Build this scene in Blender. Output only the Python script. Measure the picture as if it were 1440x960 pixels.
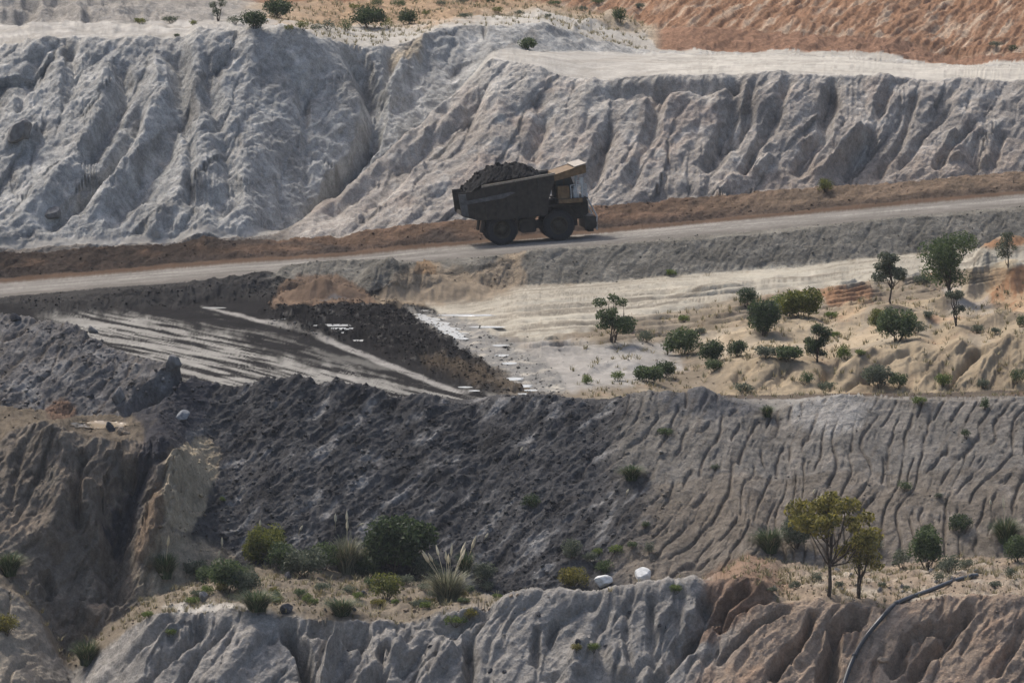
import bpy, bmesh, math, random
import numpy as np
from mathutils import Vector, Matrix

# ------------------------------------------------------------------ scene, camera, sky, sun
for o in list(bpy.data.objects):
    bpy.data.objects.remove(o, do_unlink=True)
scene = bpy.context.scene
COL = scene.collection
F_PX, PITCH, CAM_H = 10770.0, math.radians(4.5), 36.8       # long lens looking across the pit
cam_d = bpy.data.cameras.new('camera')
cam_d.sensor_width = 36.0
cam_d.lens = 36.0 * F_PX / 1440.0
cam_d.clip_start = 1.0
cam_d.clip_end = 20000.0
cam = bpy.data.objects.new('camera', cam_d)
COL.objects.link(cam)
cam.location = (0, 0, CAM_H)
cam.rotation_euler = (math.pi / 2 - PITCH, 0, 0)
scene.camera = cam

SUN_EL, SUN_AZ = math.radians(55), math.radians(-38)          # azimuth from +Y towards +X
world = bpy.data.worlds.new('World')
scene.world = world
world.use_nodes = True
wn = world.node_tree
sky = wn.nodes.new('ShaderNodeTexSky')
sky.sky_type = 'NISHITA'
sky.sun_disc = False
sky.sun_elevation = SUN_EL
sky.sun_rotation = SUN_AZ
sky.dust_density = 5.0
sky.air_density = 1.0
sky.ozone_density = 1.0
wn.links.new(sky.outputs[0], wn.nodes['Background'].inputs[0])
wn.nodes['Background'].inputs[1].default_value = 0.15
sun_d = bpy.data.lights.new('sun', 'SUN')
sun_d.energy = 2.4
sun_d.angle = math.radians(5.0)
sun_d.color = (1.0, 0.955, 0.88)
sun = bpy.data.objects.new('sun', sun_d)
COL.objects.link(sun)
sdir = Vector((math.sin(SUN_AZ) * math.cos(SUN_EL), math.cos(SUN_AZ) * math.cos(SUN_EL), math.sin(SUN_EL)))
sun.rotation_euler = sdir.to_track_quat('Z', 'Y').to_euler()
sun.location = (0, 500, 200)
scene.view_settings.view_transform = 'Standard'
scene.view_settings.look = 'None'
scene.view_settings.gamma = 1.0
scene.view_settings.exposure = 0.3
scene.render.resolution_x, scene.render.resolution_y = 1024, 682
scene.cycles.volume_bounces = 0

# ------------------------------------------------------------------ helpers: pixels of the photo <-> directions
cP, sP = math.cos(PITCH), math.sin(PITCH)

def unproj(px, py, Y):
    """ray through photo pixel (px,py) met at distance Y -> X, z"""
    r = (np.asarray(px, float) - 720.0) / F_PX
    u = (480.0 - np.asarray(py, float)) / F_PX
    t = np.asarray(Y, float) / (cP + u * sP)
    return r * t, CAM_H + t * (-sP + u * cP)

def proj(X, Y, Z):
    d = Y * cP - (Z - CAM_H) * sP
    u = (Y * sP + (Z - CAM_H) * cP) / d
    return 720.0 + X / d * F_PX, 480.0 - u * F_PX

def on_plane(px, py, z):
    r = (px - 720.0) / F_PX
    u = (480.0 - py) / F_PX
    t = (z - CAM_H) / (-sP + u * cP)
    return r * t, t * (cP + u * sP)

_rng = np.random.RandomState(7)
PERM = np.tile(_rng.permutation(256), 3).astype(np.int32)
ANG = _rng.rand(256) * 2 * np.pi
GX, GY, RND = np.cos(ANG), np.sin(ANG), _rng.rand(256)

def _h(ix, iy, seed):
    return PERM[(PERM[(ix + seed * 17) & 255] + iy + seed * 31) & 255]

def perlin(x, y, seed=0):
    x0 = np.floor(x).astype(np.int32)
    y0 = np.floor(y).astype(np.int32)
    fx, fy = x - x0, y - y0
    u = fx * fx * fx * (fx * (fx * 6 - 15) + 10)
    v = fy * fy * fy * (fy * (fy * 6 - 15) + 10)
    def g(i, j):
        h = _h(x0 + i, y0 + j, seed)
        return GX[h] * (fx - i) + GY[h] * (fy - j)
    a = g(0, 0); b = g(1, 0); c = g(0, 1); d = g(1, 1)
    return ((a + (b - a) * u) * (1 - v) + (c + (d - c) * u) * v) * 1.5

def fbm(x, y, octs=4, seed=0, gain=0.5, ridged=False):
    s = 0.0; a = 1.0; tot = 0.0
    for o in range(octs):
        n = perlin(x * 2 ** o + 13.7 * o, y * 2 ** o - 7.3 * o, seed + o)
        s = s + a * ((1 - 2 * np.abs(n)) if ridged else n)
        tot += a
        a *= gain
    return s / tot

def smooth(e0, e1, x):
    t = np.clip((x - e0) / (e1 - e0), 0, 1)
    return t * t * (3 - 2 * t)

def gully_noise(x, y, dx, dy, seed, asym=0.0):
    """stripes that run along (dx,dy), one wave per unit; returns value 0..1 with sharp gullies and the sideways slope"""
    n = np.sqrt(dx * dx + dy * dy) + 1e-6
    sx, sy = -dy / n, dx / n
    x0 = np.floor(x).astype(np.int32)
    y0 = np.floor(y).astype(np.int32)
    C = np.zeros_like(x); S = np.zeros_like(x); W = np.zeros_like(x)
    for i in (-1, 0, 1):
        for j in (-1, 0, 1):
            h = _h(x0 + i, y0 + j, seed)
            qx = x - (x0 + i + 0.5 + (RND[h] - 0.5) * 0.8)
            qy = y - (y0 + j + 0.5 + (RND[(h + 77) & 255] - 0.5) * 0.8)
            w = np.exp(-(qx * qx + qy * qy) * 2.0)
            ph = (qx * sx + qy * sy) * 2 * np.pi * 0.8 + RND[(h + 151) & 255] * 1.6
            C += w * np.cos(ph); S += w * np.sin(ph); W += w
    C /= W; S /= W
    m = np.sqrt(C * C + S * S) + 1e-5
    c = C / m
    v = np.sqrt(np.clip((1 + c) * 0.5, 0, 1))
    f = smooth(0.05, 0.4, m)
    if asym:                                            # ribs rise gently to the right and drop off steeply
        v = v * (1 - asym) + asym * (.22 + .8 * smooth(0, 1, (1 - np.arctan2(S, C) / np.pi) * .5) )
    v = v * f + 0.64 * (1 - f)
    dv = -np.sign(S) * np.sqrt(np.clip((1 - c) * 0.5, 0, 1)) * f
    rill = np.exp(-(np.arccos(np.clip(-c, -1, 1)) / np.pi / .17) ** 2) * f
    return v, dv * sx, dv * sy, rill
# ------------------------------------------------------------------ terrain: breaklines from near to far
U = np.concatenate([np.arange(-420, -24, 9.0), np.arange(-24, 1464, 1.45), np.arange(1464, 1870, 9.0)])
NC = len(U)

def poly(pts, sig=7.0):
    p = np.array(pts, float)
    y = np.interp(U, p[:, 0], p[:, 1])
    if sig > 0:
        k = np.arange(-24, 25)
        w = np.exp(-0.5 * (k * 1.45 / sig) ** 2); w /= w.sum()
        y2 = np.convolve(np.pad(y, 24, mode='edge'), w, mode='valid')
        inn = (U > -24) & (U < 1464)
        y = np.where(inn, y2, y)
    return y

def BL(py, Y, sig=5.0):
    Yc = poly(Y, 14.0)
    X, z = unproj(U, poly(py, sig), Yc)
    return [Yc, z]

def BLz(z, Y):
    return [poly(Y, 14.0), poly(z, 14.0)]

def mixb(a, b, w):
    return [a[0] * (1 - w) + b[0] * w, a[1] * (1 - w) + b[1] * w]

B = {}
B['pit'] = BLz([(-420, -46), (1870, -46)], [(-420, 300), (1870, 300)])
B['fg_foot'] = BL([(-420, 1170), (1870, 1170)], [(-420, 424), (200, 420), (1870, 417)])
B['fg_crest'] = BL([(-420, 740), (-150, 780), (-30, 806), (0, 822), (25, 845), (60, 885), (85, 928), (97, 944), (125, 930),
                    (160, 906), (200, 877), (225, 860), (310, 855), (400, 866), (500, 870), (560, 872), (630, 860), (690, 838),
                    (760, 826), (830, 833), (900, 820), (985, 812), (1010, 806), (1040, 800), (1070, 815), (1100, 845), (1165, 840),
                    (1240, 850), (1300, 842), (1370, 832), (1440, 836), (1870, 830)],
                   [(-420, 436), (90, 440), (230, 433), (700, 432), (1000, 432), (1100, 430), (1870, 430)], 4.0)
B['sp_foot'] = BL([(-420, 720), (-30, 785), (0, 805), (60, 868), (95, 930), (150, 880), (200, 850), (260, 824), (320, 804), (400, 796),
                   (480, 806), (560, 818), (650, 836), (700, 848), (760, 846), (830, 852), (900, 840), (985, 830), (1010, 810), (1050, 786),
                   (1090, 796), (1160, 800), (1250, 794), (1330, 790), (1440, 788), (1870, 770)],
                  [(-420, 441), (95, 443), (200, 444), (330, 450), (500, 451), (700, 449), (900, 447), (1100, 450), (1870, 450)])
B['crest'] = BL([(-420, 425), (-100, 436), (0, 440), (45, 448), (100, 453), (130, 470), (165, 490), (230, 506), (252, 509), (262, 520),
                 (272, 530), (300, 540), (340, 546), (370, 534), (395, 536), (420, 529), (445, 541), (470, 534), (520, 546), (558, 561),
                 (600, 556), (640, 563), (670, 574), (700, 566), (760, 560), (800, 563), (840, 573), (870, 560), (900, 555), (930, 553),
                 (960, 552), (985, 545), (1020, 556), (1060, 572), (1090, 578), (1130, 563), (1165, 556), (1200, 556), (1260, 562),
                 (1300, 556), (1350, 560), (1440, 553), (1870, 545)],
                [(-420, 472), (0, 470), (230, 466), (300, 467), (1870, 467)], 3.5)
wl = 1 - smooth(215, 300, U)
b4 = BL([(-420, 640), (0, 622), (12, 608), (60, 597), (75, 599), (105, 615), (120, 620), (200, 622), (300, 600), (1870, 600)],
        [(-420, 452), (1870, 452)], 4.0)
b5 = BL([(-420, 590), (0, 575), (60, 583), (120, 588), (165, 588), (230, 585), (300, 590), (1870, 590)], [(-420, 460), (1870, 460)])
def lerpb(a, b, t):
    return [a[0] * (1 - t) + b[0] * t, a[1] * (1 - t) + b[1] * t]
B['lbrink'] = mixb(lerpb(B['sp_foot'], B['crest'], 0.45), b4, wl)
B['lfoot'] = mixb(lerpb(B['sp_foot'], B['crest'], 0.55), b5, wl)
B['behind'] = BLz([(-420, -3.2), (500, -3.95), (800, -3.9), (1870, -3.9)], [(-420, 477), (0, 475), (300, 472), (1870, 472)])
B['berm_foot'] = BL([(-420, 466), (-100, 436), (0, 430), (150, 429), (300, 421), (390, 413), (450, 416), (520, 420), (600, 424), (660, 420),
                     (730, 403), (840, 398), (960, 388), (1100, 377), (1200, 366), (1300, 356), (1440, 345), (1870, 308)],
                    [(-420, 528), (0, 533), (400, 535), (560, 534), (700, 537), (960, 540), (1440, 548), (1870, 553)])
wr = smooth(880, 1000, U)
la = lerpb(B['behind'], B['berm_foot'], 0.12)
b8 = BL([(-420, 556), (900, 560), (1000, 556), (1440, 550), (1870, 548)], [(-420, 479), (1870, 479)])
B['mound_foot'] = mixb(la, b8, wr)
la = lerpb(B['behind'], B['berm_foot'], 0.25)
b9 = BL([(-420, 520), (940, 545), (985, 530), (1020, 512), (1070, 503), (1130, 508), (1160, 516), (1180, 507), (1230, 493), (1290, 486), (1320, 492),
         (1350, 476), (1375, 484), (1400, 478), (1440, 466), (1870, 455)], [(-420, 485), (1870, 485)], 4.0)
B['mound_top'] = mixb(la, b9, wr)
B['scrub'] = lerpb(B['mound_top'], B['berm_foot'], 0.45)
B['berm_top'] = BL([(-420, 452), (-100, 427), (0, 420), (80, 417), (150, 409), (300, 399), (360, 396), (385, 390), (398, 371), (430, 364), (480, 362),
                    (560, 362), (580, 366), (600, 372), (640, 384), (690, 382), (722, 372), (735, 352), (765, 345), (830, 345), (900, 340),
                    (1000, 333), (1100, 324), (1200, 313), (1260, 306), (1330, 301), (1440, 295), (1870, 262)],
                   [(-420, 530), (0, 535), (360, 537), (400, 539), (560, 540), (700, 541), (960, 544), (1440, 552), (1870, 557)], 3.0)
B['road_far'] = BL([(-420, 430), (0, 398), (160, 385), (320, 371), (480, 361), (610, 348), (680, 342), (860, 327), (960, 317), (1200, 295), (1440, 273), (1870, 235)],
                   [(-420, 546), (0, 552), (720, 561), (1440, 570), (1870, 575)])
_, znear = unproj(U, poly([(-420, 452), (0, 418), (160, 409), (320, 399), (480, 388), (680, 372), (860, 349), (960, 337), (1200, 315), (1440, 295), (1870, 260)]),
                  poly([(-420, 533), (0, 538), (720, 547), (1440, 556), (1870, 561)], 14))
yn = poly([(-420, 533), (0, 538), (400, 543), (720, 547), (1440, 556), (1870, 561)], 14)
B['road_near'] = [yn, B['road_far'][1] * 1.0 + 0.0]
zc = 0.5 * (znear + B['road_far'][1])
B['road_near'][1] = np.where(True, B['road_far'][1] - 0.02, znear)
B['wr_foot'] = [B['road_far'][0] + 3.0, B['road_far'][1] + 0.05]
B['wr_top'] = BL([(-420, 372), (0, 352), (40, 352), (83, 346), (183, 344), (250, 341), (272, 332), (290, 328), (310, 333), (333, 336), (400, 333), (480, 329), (547, 315),
                  (600, 311), (680, 306), (760, 300), (840, 286), (880, 283), (960, 275), (1040, 270), (1120, 264), (1260, 254), (1440, 240), (1870, 205)],
                 [(-420, 554), (0, 560), (720, 569), (1440, 578), (1870, 583)], 3.0)
B['cl_foot'] = [B['wr_top'][0] + 2.5, B['wr_top'][1] - 0.8]
ws = smooth(335, 440, U)
spur = BL([(-420, 330), (380, 332), (400, 326), (470, 282), (540, 222), (620, 150), (668, 100), (690, 74), (705, 74), (740, 82), (790, 96), (840, 103), (880, 101),
           (920, 99), (1000, 97), (1100, 95), (1200, 97), (1300, 100), (1360, 99), (1440, 99), (1870, 105)],
          [(-420, 572), (400, 573), (470, 577), (540, 581), (620, 586), (690, 590), (840, 587), (1000, 587), (1440, 590), (1870, 594)], 4.0)
B['spur'] = mixb([B['cl_foot'][0] + 1.0, B['cl_foot'][1] + 0.6], spur, ws)
v1 = [B['spur'][0] + 0.8, B['spur'][1] + 0.5]
v2 = BL([(-420, 345), (400, 334), (470, 290), (540, 225), (620, 155), (672, 100), (690, 77), (720, 74), (900, 75), (1190, 79), (1250, 87), (1300, 91), (1440, 92), (1870, 96)],
        [(-420, 580), (400, 575), (470, 580), (540, 588), (690, 606), (760, 612), (900, 630), (1000, 642), (1440, 648), (1870, 650)], 3.0)
B['valley'] = mixb(v1, v2, ws)
B['lc_crest'] = BL([(-420, 85), (-100, 70), (0, 62), (50, 50), (120, 47), (200, 50), (262, 50), (280, 38), (300, 36), (345, 44), (372, 50), (400, 46), (440, 45), (484, 58),
                    (500, 62), (545, 60), (600, 48), (612, 36), (640, 34), (700, 32), (770, 28), (785, 36), (830, 52), (870, 62), (910, 72), (930, 75), (1190, 79), (1250, 87),
                    (1300, 91), (1440, 92), (1870, 96)],
                   [(-420, 588), (0, 588), (400, 592), (540, 602), (690, 617), (770, 622), (900, 636), (1000, 644), (1440, 650), (1870, 652)], 3.0)
wq = smooth(905, 930, U)
B['flat'] = mixb(BL([(-420, 40), (0, 36), (230, 32), (370, 30), (480, 38), (560, 36), (640, 26), (760, 20), (900, 50), (1870, 60)],
                    [(-420, 625), (0, 625), (400, 628), (700, 650), (900, 655), (1870, 652)]),
                 [B['lc_crest'][0] + 4, B['lc_crest'][1] + 0.05], wq)
B['red_top'] = BL([(-420, 0), (0, 4), (120, 6), (200, 2), (370, 8), (480, 6), (700, 4), (880, 22), (905, 40), (930, 44), (960, 43), (1050, 44), (1130, 48), (1200, 52), (1260, 62), (1300, 74),
                   (1330, 86), (1360, 84), (1440, 80), (1870, 70)],
                  [(-420, 636), (0, 636), (250, 640), (480, 668), (880, 668), (935, 658), (1300, 656), (1870, 660)], 3.0)
B['hill'] = BL([(-420, -120), (480, -110), (900, -140), (1870, -170)], [(-420, 760), (480, 765), (900, 735), (1870, 735)])
B['far_ridge'] = [B['hill'][0] + 140, B['hill'][1] + 2]
B['plain'] = [B['hill'][0] * 0 + 1600, B['hill'][1] * 0 + 8]
ORDER = ['pit', 'fg_foot', 'fg_crest', 'sp_foot', 'lbrink', 'lfoot', 'crest', 'behind', 'mound_foot', 'mound_top', 'scrub', 'berm_foot', 'berm_top',
         'road_near', 'road_far', 'wr_foot', 'wr_top', 'cl_foot', 'spur', 'valley', 'lc_crest', 'flat', 'red_top', 'hill', 'far_ridge', 'plain']
ID = {n: i for i, n in enumerate(ORDER)}
YB = np.array([B[n][0] for n in ORDER])
ZB = np.array([B[n][1] for n in ORDER])
for i in range(1, len(ORDER)):
    YB[i] = np.maximum(YB[i], YB[i - 1] + 0.15)
NB = len(ORDER)
PYB = proj(0 * YB, YB, ZB)[1]
cost = np.zeros_like(YB)
for i in range(1, NB):
    d = PYB[i - 1] - PYB[i]
    top = np.minimum(PYB[i - 1], 1010.0); bot = np.maximum(PYB[i], -30.0)
    vis = np.clip(top - bot, 0, None)
    cost[i] = np.where(d > 0, vis, 0) + 1.5 + np.minimum(np.hypot(YB[i] - YB[i - 1], ZB[i] - ZB[i - 1]), 40) * 0.14
cost[ID['berm_foot']] += 24 * smooth(360, 400, U) * smooth(760, 720, U)
cost[ID['berm_top']] += 14 * smooth(360, 400, U) * smooth(760, 720, U)
cost[ID['sp_foot']] += 10
cum = np.cumsum(cost, axis=0)
NR = 850
seg = np.zeros((NR, NC)); Y0 = np.zeros((NR, NC)); Z0 = np.zeros((NR, NC))
tt = np.linspace(0, 1, NR)
for c in range(NC):
    q = tt * cum[-1, c]
    s = np.interp(q, cum[:, c], np.arange(NB))
    seg[:, c] = s
    Y0[:, c] = np.interp(s, np.arange(NB), YB[:, c])
    Z0[:, c] = np.interp(s, np.arange(NB), ZB[:, c])
seg = np.clip(seg, 0, NB - 1 - 1e-6)
def blur_rows(a, n):
    for _ in range(n):
        p = np.pad(a, ((1, 1), (0, 0)), mode='edge')
        a = 0.25 * p[:-2] + 0.5 * p[1:-1] + 0.25 * p[2:]
    return a
# heaps of earth standing on the floor and along the road
X0 = (U[None, :] - 720.0) / F_PX * (Y0 * cP - (Z0 - CAM_H) * sP)
mounds_noise = fbm(X0 / 2.0, Y0 / 3.0, 4, 88)
def mound(px, py, z0, wid, hgt, dep, s0, s1, off=0.0):
    """heap of earth whose foot is seen at (px,py) on ground level z0; width, height and depth in metres"""
    cx, cy = on_plane(px, py, z0)
    cy += dep * .5 + off
    sel = (np.abs(X0 - cx) < wid) & (np.abs(Y0 - cy) < dep) & (seg >= ID[s0]) & (seg < ID[s1])
    if not sel.any():
        return
    d = np.sqrt(((X0[sel] - cx) / (wid * .5)) ** 2 + ((Y0[sel] - cy) / (dep * .5)) ** 2) + .34 * mounds_noise[sel]
    Z0[sel] += hgt * smooth(0, 1, np.clip(1.05 - d, 0, 1)) ** .8
for a_ in [
    (1080, 478, -2.2, 7, .6, 6, 'mound_top', 'berm_foot'), (1150, 470, -2.0, 8, .7, 7, 'mound_top', 'berm_foot'), (1210, 445, -1.6, 5, .8, 6, 'mound_top', 'berm_foot'), (1300, 475, -1.9, 7, .9, 6, 'mound_top', 'berm_foot'),
    (1020, 455, -2.1, 5, .6, 5, 'mound_top', 'berm_foot'), (970, 475, -2.4, 6, .5, 6, 'mound_top', 'berm_foot'), (900, 470, -2.4, 5, .5, 5, 'mound_top', 'berm_foot'), (1400, 478, -1.8, 5, .9, 5, 'mound_top', 'berm_foot'),
    (1255, 410, -1.0, 6, .5, 5, 'scrub', 'berm_foot'), (1330, 425, -1.2, 6, .7, 5, 'mound_top', 'berm_foot'), (960, 430, -1.8, 8, .35, 4, 'mound_top', 'berm_foot'), (860, 520, -3.2, 6, .5, 6, 'mound_foot', 'berm_foot'),
    (1192, 428, -1.2, 5.5, 1.5, 9, 'mound_top', 'berm_foot'), (1425, 372, .1, 6, 1.8, 9, 'scrub', 'berm_top'), (1425, 445, -1.6, 7, 2.4, 9, 'mound_top', 'berm_foot'), (1365, 440, -1.5, 5, 1.2, 8, 'mound_top', 'berm_foot'),
    (1120, 455, -1.6, 6, .5, 9, 'mound_top', 'berm_foot'), (1290, 412, -1.0, 4, .7, 7, 'mound_top', 'berm_foot'), (1000, 415, -1.5, 7, .6, 6, 'mound_top', 'berm_foot'), (1045, 440, -1.7, 4, .7, 7, 'mound_top', 'berm_foot'),
    (930, 450, -2.0, 7, .5, 8, 'mound_top', 'berm_foot'), (1245, 455, -1.6, 6, .6, 8, 'mound_top', 'berm_foot'), (850, 500, -3.0, 9, .6, 12, 'mound_foot', 'berm_foot'), (760, 500, -3.0, 4, .7, 8, 'mound_foot', 'berm_foot'),
    (1330, 450, -1.6, 5, .7, 8, 'mound_top', 'berm_foot'),
    (597, 394, -1.7, 1.8, 1.6, 4, 'scrub', 'road_near'), (575, 425, -2.4, 5.5, 1.5, 6, 'scrub', 'road_near'), (640, 425, -2.4, 7, 1.2, 6, 'scrub', 'road_near'), (690, 408, -1.9, 5, 1.2, 6, 'scrub', 'road_near'),
    (535, 425, -2.4, 4, 1.2, 6, 'scrub', 'road_near'), (432, 434, -2.6, 4.6, 1.0, 5, 'scrub', 'road_near'), (470, 434, -2.6, 4.4, .9, 5, 'scrub', 'road_near'), (500, 436, -2.7, 4, .6, 5, 'scrub', 'road_near'),
    (180, 430, -2.4, 4, .7, 5, 'scrub', 'road_near'), (235, 428, -2.4, 5, 1.0, 5, 'scrub', 'road_near'), (300, 425, -2.4, 6, .9, 5, 'scrub', 'road_near'), (355, 420, -2.3, 5, .8, 5, 'scrub', 'road_near'), (110, 432, -2.5, 5, .5, 5, 'scrub', 'road_near')]:
    mound(*a_)

# hand the rows out again so that what stands up gets enough of them
PYt = proj(0 * Y0, Y0, Z0)[1]
seg2 = np.zeros((NR, NC)); Y2 = np.zeros((NR, NC)); Z2 = np.zeros((NR, NC))
for c in range(NC):
    dpy = np.clip(np.minimum(PYt[:-1, c], 1010) - np.maximum(PYt[1:, c], -30), 0, None)
    dl = np.minimum(np.hypot(np.diff(Y0[:, c]), np.diff(Z0[:, c])), 30)
    k_ = np.concatenate([[0], np.cumsum(dpy + .12 * dl + .12)])
    q = tt * k_[-1]
    seg2[:, c] = np.interp(q, k_, seg[:, c]); Y2[:, c] = np.interp(q, k_, Y0[:, c]); Z2[:, c] = np.interp(q, k_, Z0[:, c])
def box_rows(a, w):
    p = np.pad(a, ((w + 1, w), (0, 0)), mode='edge')
    c_ = np.cumsum(p, axis=0)
    return (c_[2 * w + 1:] - c_[:-2 * w - 1]) / (2 * w + 1)
seg, Y0, Z0 = seg2, Y2, blur_rows(Z2, 2)
Zr = box_rows(box_rows(Z0, 10), 10)       # rounded brinks
Zw = box_rows(box_rows(Z0, 34), 34)
k1 = np.exp(-((seg - ID['spur']) / .22) ** 2) * smooth(640, 720, U)[None, :]
k1 = k1 + np.exp(-((seg - ID['lc_crest']) / .16) ** 2) * smooth(930, 900, U)[None, :] * .8
k1 = np.clip(k1 + np.exp(-((seg - ID['fg_crest']) / .08) ** 2) * .4, 0, 1)
k2 = np.exp(-((seg - ID['spur']) / .35) ** 2) * smooth(690, 740, U)[None, :] * smooth(900, 820, U)[None, :]
Z0 = Z0 * (1 - k1) + Zr * k1
Z0 = Z0 * (1 - k2) + Zw * k2
X0 = (U[None, :] - 720.0) / F_PX * (Y0 * cP - (Z0 - CAM_H) * sP)
PX0, PY0 = proj(X0, Y0, Z0)
dY = np.gradient(Y0, axis=0); dZ = np.gradient(Z0, axis=0)
ds = np.hypot(dY, dZ)
S = .75 * (Y0 + .9 * Z0)                                   # runs up every slope and back over every flat
slope = np.arctan2(np.abs(dZ), np.maximum(dY, 1e-4))
slope_s = blur_rows(slope, 6)

def par(vals, default, soft=True):
    """value per strip (strip i lies between breakline i and i+1), blended across strip borders"""
    v = np.full(NB, default, float)
    for k, x in vals.items():
        v[ID[k]] = x
    a = v[np.floor(seg).astype(int)]
    return blur_rows(a, 5) if soft else a
# ------------------------------------------------------------------ relief: gullies, lumps, hand-placed ridges and cuts
wx = fbm(X0 / 9, S / 9, 2, 60)
wy = fbm(X0 / 9 + 40, S / 9 - 20, 2, 63)
coalm = smooth(1000, 760, PX0 + 60 * wx) * smooth(200, 300, PX0)               # black rubble part of the spoil bank
spoil = (seg >= ID['sp_foot']) & (seg < ID['crest'] + 0.3)
fg = seg < ID['fg_crest']
A1 = par({'fg_foot': .6, 'pit': .6, 'fg_crest': .12, 'sp_foot': .13, 'lbrink': .13, 'lfoot': .13, 'crest': .12, 'mound_foot': .5, 'berm_foot': .1,
          'wr_foot': .18, 'cl_foot': .75, 'valley': .95, 'red_top': .5, 'flat': .8, 'lc_crest': .12, 'spur': .35}, 0.0)
L1 = par({'fg_foot': 3.6, 'pit': 4, 'sp_foot': 1.7, 'lbrink': 1.7, 'lfoot': 1.7, 'crest': 1.7, 'mound_foot': 2.6, 'berm_foot': 1.4, 'cl_foot': 3.6,
          'valley': 4.2, 'red_top': 3.0, 'flat': 3.5, 'wr_foot': 1.5, 'spur': 3.5}, 3.0, False)
KL = par({'fg_foot': .55, 'sp_foot': .26, 'lbrink': .26, 'lfoot': .26, 'mound_foot': .5, 'cl_foot': .45, 'valley': .38, 'red_top': .3}, .3)
isspoil_left = spoil & (PX0 < 330)
A1 = np.where(spoil, A1 * (1 - .45 * coalm), A1)
A1 = np.where((seg > ID['sp_foot']) & (seg < ID['lbrink']) & (PX0 < 265), .12 + .75 * smooth(262, 225, PX0), A1)
L1 = np.where((seg > ID['sp_foot']) & (seg < ID['lbrink']) & (PX0 < 260), 3.2, L1)
redr = smooth(1000, 1060, PX0) * fg
KL = np.where((seg > ID['cl_foot']) & (seg < ID['spur']), .42 + .4 * smooth(760, 560, PX0), KL)
A1 = np.where(fg, A1 * (1 - .6 * smooth(690, 740, PX0) * smooth(1000, 960, PX0)) * (1 - .4 * redr), A1)
A1 = np.where((seg > ID['lc_crest']) & (seg < ID['flat']) & (PX0 < 420), .5, A1)
A1 = blur_rows(A1, 4); KL = blur_rows(KL, 8)
gx = np.gradient(Z0, axis=1) / np.maximum(np.gradient(X0, axis=1), 1e-3)
Gx = KL + np.clip(blur_rows(gx, 6), -.6, .6) * .5 + wx * .25
Gy = np.ones_like(Gx)
smask = smooth(.16, .42, slope_s)
xx = X0 + wx * 1.3
ss = S + wy * 1.3
ERO = np.zeros_like(X0)
amp = 1.0
for o, (f, a) in enumerate(((1.0, 1.0), (2.1, .52), (4.3, .27), (8.7, .13))):
    v, dx_, dy_, rl_ = gully_noise(xx / L1 * f + o * 9.1, ss / L1 * f * .55, Gx, Gy * .55, 11 + o, (.6, .5, .0, .0)[o])
    if o >= 2:
        a = a * np.where(seg > ID['cl_foot'], .3, 1.0)
    ERO += a * (v - .62)
    st = .55 * (1, .52, .27, .13)[o] * f
    Gx = Gx - dx_ * st * .9
    Gy = Gy - dy_ * st * .5
patch = smooth(-.35, .35, fbm(X0 / 11 + 3, S / 11, 2, 66))                   # fluted and smooth stretches alternate
bigface = np.where((seg >= ID['valley']) & (seg < ID['lc_crest']), 1 - .62 * smooth(310, 350, PX0) * smooth(640, 520, PX0), 1.0)
RL = par({'fg_foot': .34, 'pit': .3, 'sp_foot': .24, 'lbrink': .24, 'lfoot': .22, 'cl_foot': .14, 'valley': .10, 'red_top': .35, 'flat': .3, 'mound_foot': .14, 'berm_foot': .08}, 0.0)
RW = par({'fg_foot': 1.0, 'sp_foot': .60, 'lbrink': .60, 'lfoot': .60, 'cl_foot': 1.7, 'valley': 2.2, 'red_top': 1.6, 'flat': 1.6, 'mound_foot': .9, 'berm_foot': .9}, 1.0, False)
RL = np.where(spoil, RL * (1 - .75 * coalm) * (.55 + .45 * smooth(280, 400, PX0)), RL)
lean = np.where(spoil, .18 + .36 * smooth(1120, 880, PX0) + .25 * smooth(1230, 1400, PX0) - .1 * smooth(620, 720, PY0) * smooth(1000, 1100, PX0), KL)
Gx2 = lean + wx * .18 + .10 * fbm(X0 / 2.5, S / 2.5, 2, 160)
_, _, _, r1_ = gully_noise(xx / RW, ss / RW * .26, Gx2, np.full_like(Gx2, .26), 41)
_, _, _, r2_ = gully_noise(xx / RW * 1.9 + 31, ss / RW * .4, Gx2 - .06, np.full_like(Gx2, .21), 47)
rbreak = smooth(-.55, -.05, fbm(X0 / 1.6, S / 3.2, 3, 170))
RILL = np.clip(r1_ * rbreak + .5 * r2_ * smooth(.0, .35, fbm(X0 / 2, S / 3, 2, 175)), 0, 1.2)
dome = np.exp(-(np.hypot((PX0 - 1185) / 55, (PY0 - 578) / 30)) ** 4)           # smooth pale cap on the crest
RL = RL * (1 - .9 * dome * spoil)
A1 = A1 * (1 - .6 * dome * spoil)
D = -RL * RILL * smask + A1 * ERO * smask * (.35 + .8 * patch) * bigface
# wide swells, lumps, rubble
LUMP = par({'fg_foot': .25, 'fg_crest': .75, 'sp_foot': .3, 'lbrink': .3, 'lfoot': .35, 'crest': .25, 'behind': .05, 'mound_foot': .25, 'mound_top': .3, 'scrub': .22,
            'berm_foot': .3, 'berm_top': .25, 'road_near': .012, 'road_far': .02, 'wr_foot': .35, 'wr_top': .3, 'cl_foot': .5, 'spur': .32, 'valley': .55, 'lc_crest': .75,
            'flat': .8, 'red_top': .6, 'hill': 2.0, 'far_ridge': 3.0, 'pit': .5}, .05)
LUMP = np.where((seg > ID['fg_crest'] - .1) & (seg < ID['sp_foot'] + .1) & (PX0 > 670) & (PX0 < 1010), .15, LUMP)
flatleft = (seg >= ID['behind']) & (seg < ID['berm_foot']) & (PX0 < 760)
LUMP = np.where(flatleft, .045, LUMP)
trackm = (seg >= ID['scrub']) & (seg < ID['berm_foot'])
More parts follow.
